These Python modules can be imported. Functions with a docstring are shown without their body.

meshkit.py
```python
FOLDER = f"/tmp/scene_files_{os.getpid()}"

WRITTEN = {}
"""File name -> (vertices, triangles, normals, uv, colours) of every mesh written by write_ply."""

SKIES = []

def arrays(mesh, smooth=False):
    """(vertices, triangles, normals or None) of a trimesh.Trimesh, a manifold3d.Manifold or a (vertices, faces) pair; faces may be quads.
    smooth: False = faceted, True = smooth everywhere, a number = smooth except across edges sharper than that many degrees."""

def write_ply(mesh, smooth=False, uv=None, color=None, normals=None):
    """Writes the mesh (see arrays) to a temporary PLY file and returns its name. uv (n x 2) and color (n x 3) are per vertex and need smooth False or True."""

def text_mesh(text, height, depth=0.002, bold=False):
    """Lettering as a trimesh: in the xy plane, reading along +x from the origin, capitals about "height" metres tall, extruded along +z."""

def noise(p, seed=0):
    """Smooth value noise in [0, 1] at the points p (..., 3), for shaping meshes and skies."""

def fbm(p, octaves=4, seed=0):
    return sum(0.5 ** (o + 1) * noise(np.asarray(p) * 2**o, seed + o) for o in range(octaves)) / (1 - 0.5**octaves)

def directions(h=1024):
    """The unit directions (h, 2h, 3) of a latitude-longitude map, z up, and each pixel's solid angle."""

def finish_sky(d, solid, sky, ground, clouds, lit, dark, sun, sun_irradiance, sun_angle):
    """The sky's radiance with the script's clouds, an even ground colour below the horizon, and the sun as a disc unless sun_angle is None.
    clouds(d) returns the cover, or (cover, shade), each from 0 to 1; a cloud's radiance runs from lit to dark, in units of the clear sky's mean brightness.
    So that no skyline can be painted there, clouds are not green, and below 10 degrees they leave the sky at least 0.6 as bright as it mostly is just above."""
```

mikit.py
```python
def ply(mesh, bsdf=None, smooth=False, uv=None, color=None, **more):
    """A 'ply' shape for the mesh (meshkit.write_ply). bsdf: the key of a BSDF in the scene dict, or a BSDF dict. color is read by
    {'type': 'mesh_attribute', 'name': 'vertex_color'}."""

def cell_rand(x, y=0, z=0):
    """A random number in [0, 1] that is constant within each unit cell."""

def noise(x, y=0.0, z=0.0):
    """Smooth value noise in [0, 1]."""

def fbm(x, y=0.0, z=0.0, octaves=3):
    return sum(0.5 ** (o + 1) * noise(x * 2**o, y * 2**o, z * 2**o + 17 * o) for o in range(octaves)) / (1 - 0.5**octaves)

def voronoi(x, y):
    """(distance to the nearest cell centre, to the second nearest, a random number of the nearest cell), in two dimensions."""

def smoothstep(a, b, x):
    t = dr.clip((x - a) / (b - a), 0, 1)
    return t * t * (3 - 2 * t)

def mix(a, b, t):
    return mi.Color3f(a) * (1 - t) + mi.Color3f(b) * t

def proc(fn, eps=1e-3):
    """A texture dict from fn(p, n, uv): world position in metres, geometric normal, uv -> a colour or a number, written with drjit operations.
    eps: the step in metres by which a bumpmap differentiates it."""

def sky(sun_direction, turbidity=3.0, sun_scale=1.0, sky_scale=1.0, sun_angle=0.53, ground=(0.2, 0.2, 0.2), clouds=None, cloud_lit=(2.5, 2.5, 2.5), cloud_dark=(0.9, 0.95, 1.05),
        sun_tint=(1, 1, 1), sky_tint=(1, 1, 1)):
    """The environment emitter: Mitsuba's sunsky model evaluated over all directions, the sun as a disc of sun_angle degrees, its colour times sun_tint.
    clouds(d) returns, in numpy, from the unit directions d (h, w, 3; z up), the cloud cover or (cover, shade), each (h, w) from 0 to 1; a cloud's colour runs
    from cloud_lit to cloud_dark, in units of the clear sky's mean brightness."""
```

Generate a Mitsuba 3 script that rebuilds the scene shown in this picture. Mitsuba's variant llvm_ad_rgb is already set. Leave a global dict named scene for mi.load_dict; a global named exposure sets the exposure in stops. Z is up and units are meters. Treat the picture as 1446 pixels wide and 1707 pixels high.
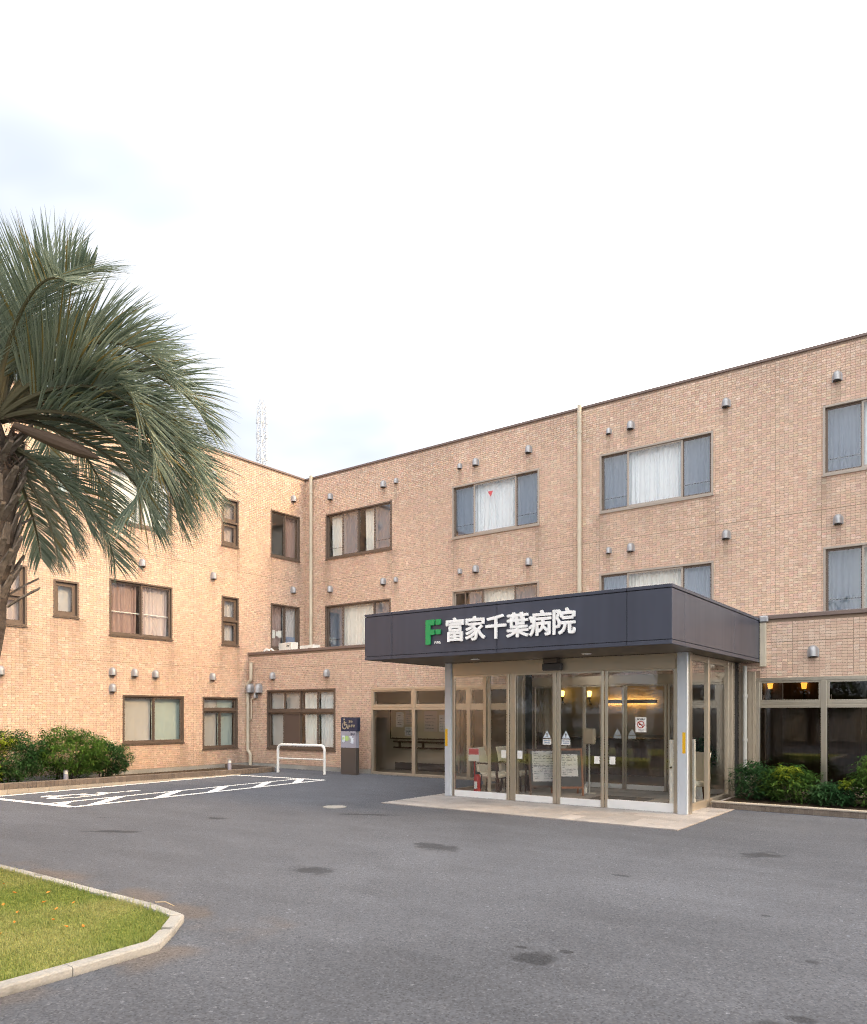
import math, random
import numpy as np, trimesh, mitsuba as mi, mikit, meshkit, manifold3d as m3
import drjit as dr
from mikit import proc, noise, fbm, smoothstep, mix, cell_rand
from shapely.geometry import Polygon, Point, box as sbox, LineString
from shapely.ops import unary_union

T = mi.ScalarTransform4f
PI = math.pi
scene, labels = {}, {}

# ------------------------------------------------------------------ camera, sky, exposure
CAM = np.array([19.83, -19.07, 1.75])
YAW = math.radians(36.53)
FWD = np.array([-math.sin(YAW), math.cos(YAW), 0.0])
scene['camera'] = {'type': 'perspective', 'fov': 2 * math.degrees(math.atan(723 / 1265)), 'fov_axis': 'x',
                   'near_clip': 0.05, 'far_clip': 2000.0, 'principal_point_offset_y': -0.1964,
                   'to_world': T().look_at(origin=CAM.tolist(), target=(CAM + FWD).tolist(), up=[0, 0, 1])}


def clouds(d):
    """High thin overcast with streaks; a little blue shows where it thins."""
    z = np.maximum(d[..., 2], 0.0) + 0.25
    p = np.stack([d[..., 0] / z + d[..., 1] / z * 0.6, d[..., 1] / z * 1.5 - d[..., 0] / z * 0.8, d[..., 2] * 0 + 3.0], -1)
    w = meshkit.fbm(p * 1.3 + 0.7 * meshkit.fbm(p * 0.7, 3, 5)[..., None], 5, 11)
    w2 = meshkit.fbm(p * 0.45 + 4.0, 2, 23)
    sun = np.asarray(SUN) / np.linalg.norm(SUN)
    near = np.clip(d @ sun, -1, 1)
    thin = 0.35 * np.clip(d[..., 2] * 3.0 - 0.5, 0, 1) * np.clip(1.1 * (0.72 - near), 0, 1) * np.clip(0.5 + 2.4 * (w2 - 0.5), 0, 1)
    cover = np.clip(1.0 - thin * np.clip(0.75 + 5.0 * (0.47 - w), 0, 1.5), 0.42, 1)
    shade = np.clip(0.53 - 1.22 * near + 1.3 * np.clip(d[..., 2] * 2.2, 0, 1) * (0.47 - w), 0, 1)
    return cover, shade


SUN = (0.86, 0.22, 0.52)
scene['sky'] = mikit.sky(SUN, turbidity=4, sun_scale=0.23, sun_angle=16, clouds=clouds, cloud_lit=(2.9, 2.85, 2.75),
                         cloud_dark=(0.86, 0.92, 1.02), sky_tint=(1.08, 0.92, 0.95), sun_tint=(1.0, 0.79, 0.49), ground=(0.12, 0.12, 0.12))
exposure = 3.42

# ------------------------------------------------------------------ materials
def rgb(c):
    return {'type': 'rgb', 'value': list(map(float, c))}


def mat(name, c, rough=0.5, metal=0.0, spec=0.5, bump=None, **k):
    b = {'type': 'principled', 'base_color': c if isinstance(c, dict) else rgb(c), 'roughness': rough, 'metallic': metal, 'specular': spec, **k}
    if bump:
        b = {'type': 'bumpmap', 'arbitrary': proc(bump[0], bump[2] if len(bump) > 2 else 2e-3), 'scale': bump[1], 'bsdf': b}
    scene[name] = {'type': 'twosided', 'bsdf': b}
    return name


VC = {'type': 'mesh_attribute', 'name': 'vertex_color'}

STAINS = [(9.44, -11.05, .32, .10, .3), (9.35, -12.87, .52, .13, .55), (13.73, -13.09, .30, .24, .2), (13.95, -11.09, .42, .22, -.3), (17.52, -9.13, .30, .24, .3),
          (17.19, -14.28, .19, .15, 0), (16.98, -14.12, .07, .045, 0), (17.31, -14.02, .06, .04, 0), (18.79, -13.2, .09, .07, 0), (18.84, -14.62, .22, .15, .4), (18.95, -14.35, .09, .06, 0),
          (7.82, -12.16, .16, .035, .5), (18.25, -12.1, .05, .03, 0), (11.2, -9.2, .7, .12, .5), (16.6, -11.3, .12, .05, 0)]


def asphalt(p, n, uv):
    x, y = p.x, p.y
    big = fbm(x * 0.35, y * 0.35, 1.0, octaves=4)
    mid = fbm(x * 1.4, y * 4, 7.0, octaves=3)
    g = noise(x * 70, y * 70, 2.0)
    s = cell_rand(x * 85, y * 85, 3)
    s2 = cell_rand(x * 45 + y * 9, y * 45 - x * 9, 5)
    v = 0.090 * (0.78 + 0.44 * big) * (0.86 + 0.28 * mid) * (0.80 + 0.40 * g)
    v = v * dr.select(s > 0.93, 1.3, 1.0) * dr.select(s < 0.10, 0.72, 1.0) * dr.select(s2 > 0.996, 1.6, 1.0)
    wob = (fbm(x * 5, y * 5, 4.0, octaves=4) - 0.5) * 1.3
    dark = mi.Float(0)
    for cx, cy, a, b, r in STAINS:
        c, sn = math.cos(r), math.sin(r)
        u, w = (x - cx) * c + (y - cy) * sn, (y - cy) * c - (x - cx) * sn
        dark = dr.maximum(dark, 1 - smoothstep(0.55, 1.12, dr.sqrt(dr.square(u / a) + dr.square(w / b)) + wob))
    v = v * (1 - 0.50 * dark)
    # brown dust gathers along the lawn kerb
    dk = dr.maximum(dr.maximum(x - 15.0, -y - 99.0), y + 14.9)
    dust = (1 - smoothstep(0.0, 0.32, dk)) * smoothstep(0.35, 0.7, fbm(x * 2.2, y * 2.2, 9.0, octaves=3)) * dr.select((x > 9) & (y < -14), 1.0, 0.0)
    return mix(mi.Color3f(0.90, 0.975, 1.16) * v, mi.Color3f(1.28, 1.03, 0.84) * v, 0.6 * dust)


mat('m_asphalt', proc(asphalt), 0.85, spec=0.25, bump=(lambda p, n, uv: noise(p.x * 75, p.y * 75, 2.0) + 0.5 * noise(p.x * 160, p.y * 160, 3.0), 0.0022, 3e-3))
scene['m_tile'] = {'type': 'twosided', 'bsdf': {'type': 'principled', 'base_color': VC, 'roughness': 0.5, 'specular': 0.35}}
mat('m_grout', proc(lambda p, n, uv: mi.Color3f(0.30, 0.22, 0.17) * (0.8 + 0.4 * fbm(p.x * 1.5, p.y * 1.5, p.z * 1.5))), 0.9, spec=0.1)
TILE_TONES = [(0.646, 0.486, 0.383), (0.608, 0.441, 0.338), (0.603, 0.417, 0.326), (0.585, 0.413, 0.321), (0.624, 0.456, 0.347), (0.67, 0.518, 0.416)]
TILE_W = [.2, .26, .17, .12, .17, .08]
for i, c in enumerate(TILE_TONES):
    mat(f'm_tile_{i}', c, 0.5, spec=0.35)


def conc(base, sc=1.0):
    def f(p, n, uv):
        a = fbm(p.x * 1.6 * sc, p.y * 1.6 * sc, p.z * 3 * sc, octaves=4)
        g = noise(p.x * 90, p.y * 90, p.z * 90)
        return mi.Color3f(*base) * (0.6 + 0.62 * a) * (0.86 + 0.28 * g)
    return f


mat('m_concrete', proc(conc((.33, .325, .31))), 0.85, spec=0.2)
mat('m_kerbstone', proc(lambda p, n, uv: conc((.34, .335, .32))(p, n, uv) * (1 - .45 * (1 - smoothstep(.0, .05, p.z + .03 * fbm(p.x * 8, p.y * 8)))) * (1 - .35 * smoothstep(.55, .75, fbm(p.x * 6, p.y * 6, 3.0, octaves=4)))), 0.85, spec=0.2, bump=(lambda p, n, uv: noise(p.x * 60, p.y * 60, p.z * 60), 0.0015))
mat('m_gutterblock', proc(conc((.40, .355, .30))), 0.85, spec=0.2)
mat('m_brick', proc(conc((.16, .13, .11))), 0.8, spec=0.2)
mat('m_brick_light', proc(conc((.19, .155, .13))), 0.8, spec=0.2)
for i, c in enumerate([(.36, .342, .335), (.345, .328, .32), (.375, .357, .35)]):
    mat(f'm_paver_{i}', proc(conc(c, .8 + .15 * i)), 0.55, spec=0.4)
mat('m_joint', (.30, .25, .22), 0.9)
mat('m_sealant', (.11, .08, .068), 0.8)
mat('m_soil', proc(lambda p, n, uv: mi.Color3f(.05, .036, .025) * (.5 + fbm(p.x * 9, p.y * 9))), 0.95, spec=0.1)
mat('m_paint', proc(lambda p, n, uv: mi.Color3f(.72, .72, .72) * (0.80 + 0.25 * fbm(p.x * 7, p.y * 7)) * (1 - 0.35 * smoothstep(.62, .80, fbm(p.x * 14, p.y * 14, octaves=4)))), 0.7, spec=0.3)
mat('m_turf', proc(lambda p, n, uv: mix((.16, .20, .04), (.27, .265, .085), fbm(p.x * 3, p.y * 3, octaves=4))), 0.95, spec=0.1)
scene['m_leaf'] = {'type': 'principledthin', 'base_color': VC, 'roughness': 0.45, 'diff_trans': 0.55, 'spec_trans': 0.0}
scene['m_frond'] = {'type': 'principledthin', 'base_color': VC, 'roughness': 0.38, 'diff_trans': 0.45, 'spec_trans': 0.0}
mat('m_stalk', (.12, .11, .065), 0.6)
mat('m_trunk', proc(lambda p, n, uv: mi.Color3f(.11, .088, .075) * (.35 + 1.2 * fbm(p.x * 9, p.y * 9, p.z * 26, octaves=3))), 0.9, spec=0.1)
mat('m_boot', proc(lambda p, n, uv: mi.Color3f(.20, .165, .14) * (.25 + 1.3 * fbm(p.x * 38, p.y * 38, p.z * 12, octaves=3))), 0.9, spec=0.1, bump=(lambda p, n, uv: fbm(p.x * 60, p.y * 60, p.z * 14, octaves=2), 0.012))
mat('m_spathe', (.11, .072, .052), 0.7)
mat('m_bronze', (.15, .112, .09), 0.38, metal=0.35)
mat('m_bronze_light', (.40, .345, .30), 0.38, metal=0.45)
mat('m_coping', (.19, .14, .125), 0.45, metal=0.2)
mat('m_steel', proc(lambda p, n, uv: mi.Color3f(.54, .49, .41) * (.92 + .14 * noise(p.x * 300, p.y * 300, p.z * 2))), 0.28, metal=0.9)
mat('m_hood', proc(lambda p, n, uv: mi.Color3f(.42, .42, .44) * (.75 + .4 * fbm(p.x * 9, p.y * 9, p.z * 6))), 0.46, metal=0.6)
mat('m_pipe', proc(lambda p, n, uv: mi.Color3f(.56, .50, .40) * (.8 + .35 * fbm(p.x * 6, p.y * 6, p.z * 2))), 0.45)
mat('m_pipe_grey', (.50, .49, .46), 0.4)
mat('m_column', (.52, .56, .62), 0.32, metal=0.15)
mat('m_fascia', proc(lambda p, n, uv: mi.Color3f(.062, .068, .098) * (.72 + .3 * fbm(p.x * 1.5, p.y * 1.5, p.z * .6) + .28 * fbm(p.x * 9, p.y * 9, p.z * .5, octaves=2))), 0.36, metal=0.25)
mat('m_soffit', (.105, .085, .072), 0.4, metal=0.3)
mat('m_white_metal', (.72, .73, .74), 0.35)
mat('m_white', (.80, .80, .79), 0.4)
mat('m_black', (.02, .02, .022), 0.45)
mat('m_darkgrey', (.06, .06, .065), 0.45)
mat('m_green_logo', (.02, .30, .09), 0.35)
mat('m_letter', (.86, .86, .87), 0.35)
mat('m_yellow', (.72, .42, .01), 0.5)
mat('m_red', (.42, .025, .02), 0.35)
mat('m_red_soft', (.60, .10, .12), 0.6)
mat('m_paper', proc(lambda p, n, uv: mi.Color3f(.80, .81, .84) * (.93 + .1 * fbm(p.x * 12, p.y * 12, p.z * 12))), 0.8)
mat('m_ink', (.13, .14, .20), 0.8)
mat('m_blue_note', (.20, .28, .42), 0.7)
mat('m_wood', proc(lambda p, n, uv: mi.Color3f(.30, .12, .055) * (.7 + .6 * fbm(p.x * 30, p.y * 30, p.z * 3))), 0.5)
mat('m_wood_dark', proc(lambda p, n, uv: mi.Color3f(.085, .045, .03) * (.7 + .6 * fbm(p.x * 30, p.y * 30, p.z * 3))), 0.5)
mat('m_leather', proc(lambda p, n, uv: mi.Color3f(.78, .72, .60) * (.88 + .2 * fbm(p.x * 8, p.y * 8, p.z * 8))), 0.45)
mat('m_curtain_white', (.86, .85, .83), 0.9, spec=0.1, sheen=0.3)
mat('m_curtain_net', (.80, .82, .84), 0.9, spec=0.1)
mat('m_curtain_mauve', (.42, .30, .28), 0.9, spec=0.1)
mat('m_curtain_pale_mauve', (.60, .52, .50), 0.9, spec=0.1)
mat('m_curtain_beige', (.55, .47, .36), 0.9, spec=0.1)
mat('m_blind_grey', (.55, .54, .54), 0.8, spec=0.2)
mat('m_blind_teal', (.46, .56, .56), 0.8, spec=0.2)
mat('m_blind_brown', (.12, .085, .07), 0.8, spec=0.2)
mat('m_room', (.42, .40, .37), 0.9, spec=0.1)
mat('m_lobby_wall', (.40, .355, .295), 0.8, spec=0.2)
mat('m_lobby_dark', (.07, .047, .036), 0.6)
mat('m_lobby_floor', (.27, .24, .21), 0.35)
mat('m_pillar_grey', (.34, .34, .42), 0.4)
mat('m_pillar_navy', (.030, .036, .075), 0.4)
mat('m_pillar_brown', (.115, .098, .09), 0.32, metal=0.3)
mat('m_gold', (.42, .36, .26), 0.5)
mat('m_map_green', (.40, .58, .22), 0.6)
mat('m_map_pale', (.66, .74, .84), 0.6)
mat('m_galv', (.66, .68, .71), 0.5, metal=0.2)
mat('m_ac', (.74, .72, .67), 0.5)
mat('m_bark', (.09, .07, .055), 0.9)
mat('m_opposite', (.58, .53, .44), 0.8)
mat('m_opposite_roof', (.20, .14, .11), 0.7)
mat('m_fallen', (.62, .22, .03), 0.7)
mat('m_twig', (.42, .33, .22), 0.8)
GL = {'type': 'thindielectric', 'int_ior': 1.52}
scene['m_glass'] = {**GL, 'int_ior': 1.5, 'specular_transmittance': rgb((.88, .89, .87))}
scene['m_glass_soft'] = {**GL, 'int_ior': 1.65, 'specular_transmittance': rgb((.94, .96, .97))}
scene['m_glass_tint'] = {**GL, 'int_ior': 1.9, 'specular_transmittance': rgb((.36, .42, .50))}
scene['m_glass_smoke'] = {**GL, 'int_ior': 1.4, 'specular_transmittance': rgb((.82, .79, .74))}
scene['m_glass_dark'] = {**GL, 'int_ior': 1.45, 'specular_transmittance': rgb((.40, .35, .32))}


def lamp_mat(radiance):
    return {'type': 'area', 'radiance': rgb(radiance)}


# ------------------------------------------------------------------ mesh helpers
class MB:
    """Collects pieces into one mesh."""

    def __init__(self):
        self.v, self.f, self.n = [], [], 0

    def add(self, v, f):
        v, f = np.asarray(v, float).reshape(-1, 3), np.asarray(f, int)
        if f.shape[1] == 4:
            f = np.vstack([f[:, [0, 1, 2]], f[:, [0, 2, 3]]])
        self.v.append(v); self.f.append(f + self.n); self.n += len(v)
        return self

    def mesh(self, m):
        return self.add(m.vertices, m.faces)

    def box(self, lo, hi, c=0.0):
        lo, hi = np.minimum(lo, hi).astype(float), np.maximum(lo, hi).astype(float)
        if c <= 0:
            v = np.array([[x, y, z] for x in (lo[0], hi[0]) for y in (lo[1], hi[1]) for z in (lo[2], hi[2])])
            f = [[0, 1, 3], [0, 3, 2], [4, 6, 7], [4, 7, 5], [0, 4, 5], [0, 5, 1], [2, 3, 7], [2, 7, 6], [0, 2, 6], [0, 6, 4], [1, 5, 7], [1, 7, 3]]
            return self.add(v, f)
        c = min(c, 0.45 * (hi - lo).min())
        pts = []
        for k in range(3):
            l, h = lo + c, hi - c
            l[k], h[k] = lo[k], hi[k]
            pts += [[x, y, z] for x in (l[0], h[0]) for y in (l[1], h[1]) for z in (l[2], h[2])]
        return self.hull(pts)

    def hull(self, pts):
        m = m3.Manifold.hull_points(np.asarray(pts, float)).to_mesh()
        return self.add(m.vert_properties[:, :3], m.tri_verts)

    def tube(self, pts, r, n=8, cap=True):
        p = np.asarray(pts, float)
        r = np.broadcast_to(np.asarray(r, float), (len(p),))
        t = np.gradient(p, axis=0)
        t /= np.linalg.norm(t, axis=1, keepdims=True) + 1e-12
        a = np.cross(t[0], [0, 0, 1.0] if abs(t[0][2]) < .9 else [1.0, 0, 0])
        rings = []
        for i in range(len(p)):
            a = a - t[i] * (a @ t[i]); a /= np.linalg.norm(a) + 1e-12
            b = np.cross(t[i], a)
            ang = np.arange(n) * 2 * PI / n
            rings.append(p[i] + r[i] * (np.cos(ang)[:, None] * a + np.sin(ang)[:, None] * b))
        v = np.vstack(rings)
        f = [[i * n + j, i * n + (j + 1) % n, (i + 1) * n + (j + 1) % n, (i + 1) * n + j] for i in range(len(p) - 1) for j in range(n)]
        self.add(v, f)
        if cap:
            for ring, flip in ((rings[0], True), (rings[-1], False)):
                k = [[0, j, j + 1][:: -1 if flip else 1] for j in range(1, n - 1)]
                self.add(ring, k)
        return self

    def lathe(self, prof, at=(0, 0, 0), n=20):
        prof = np.asarray(prof, float)
        ang = np.arange(n) * 2 * PI / n
        v = np.stack([prof[:, :1] * np.cos(ang), prof[:, :1] * np.sin(ang), np.repeat(prof[:, 1:], n, 1)], -1).reshape(-1, 3) + np.asarray(at, float)
        f = [[i * n + j, i * n + (j + 1) % n, (i + 1) * n + (j + 1) % n, (i + 1) * n + j] for i in range(len(prof) - 1) for j in range(n)]
        return self.add(v, f)

    def prism(self, poly, z0, z1):
        for g in getattr(poly, 'geoms', [poly]):
            if g.area > 1e-9:
                m = trimesh.creation.extrude_polygon(g, z1 - z0, engine='earcut')
                self.add(m.vertices + [0, 0, z0], m.faces)
        return self

    def arrays(self):
        return np.vstack(self.v), np.vstack(self.f)

    def map(self, fn):
        """Carries the vertices into another frame (right-handed)."""
        self.v = [fn(v) for v in self.v]
        return self

    def at(self, m):
        m = np.asarray(m, float)
        return self.map(lambda v: v @ m[:3, :3].T + m[:3, 3])


def rot(deg, loc=(0, 0, 0)):
    a = math.radians(deg)
    m = np.eye(4)
    m[:2, :2] = [[math.cos(a), -math.sin(a)], [math.sin(a), math.cos(a)]]
    m[:3, 3] = loc
    return m


taken = set()


def num(key):
    k, i = key, 0
    while k in taken:
        i += 1
        k = f'{key}_{i:03d}'
    taken.add(k)
    return k


def put(key, mb, bsdf, smooth=False, emit=None, color=None, **lab):
    key = num(key)
    m = mb.arrays() if isinstance(mb, MB) else mb
    d = mikit.ply(m, bsdf, smooth=smooth, color=color)
    if emit:
        d['emitter'] = lamp_mat(emit)
    scene[key] = d
    if lab:
        labels[key] = {k: v for k, v in lab.items() if v}
    return key


def thing(name, label, category, group=None):
    k = num(name)
    labels[k] = {'label': label, 'category': category, **({'group': group} if group else {})}
    return k


# wall planes: local (u, v, d) = along, up, outward; right-handed
YA = -2.56
PLANES = {'M': lambda p: np.stack([p[:, 0], -p[:, 2], p[:, 1]], 1),
          'A': lambda p: np.stack([p[:, 0], YA - p[:, 2], p[:, 1]], 1),
          'L': lambda p: np.stack([p[:, 2], p[:, 0], p[:, 1]], 1),
          'P': lambda p: np.stack([p[:, 0], -6.05 - p[:, 2], p[:, 1]], 1),
          'C': lambda p: np.stack([p[:, 0], -7.85 - p[:, 2], p[:, 1]], 1),
          'S': lambda p: np.stack([15.56 + p[:, 2], p[:, 0], p[:, 1]], 1),
          'W': lambda p: np.stack([10.58 + p[:, 2], p[:, 0], p[:, 1]], 1),
          'B': lambda p: np.stack([p[:, 0], 3.0 - p[:, 2], p[:, 1]], 1)}


def on(plane, mb):
    return mb.map(PLANES[plane])


def lb(mb, u0, u1, v0, v1, d0, d1, c=0.0):
    return mb.box((u0, v0, d0), (u1, v1, d1), c)


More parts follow.
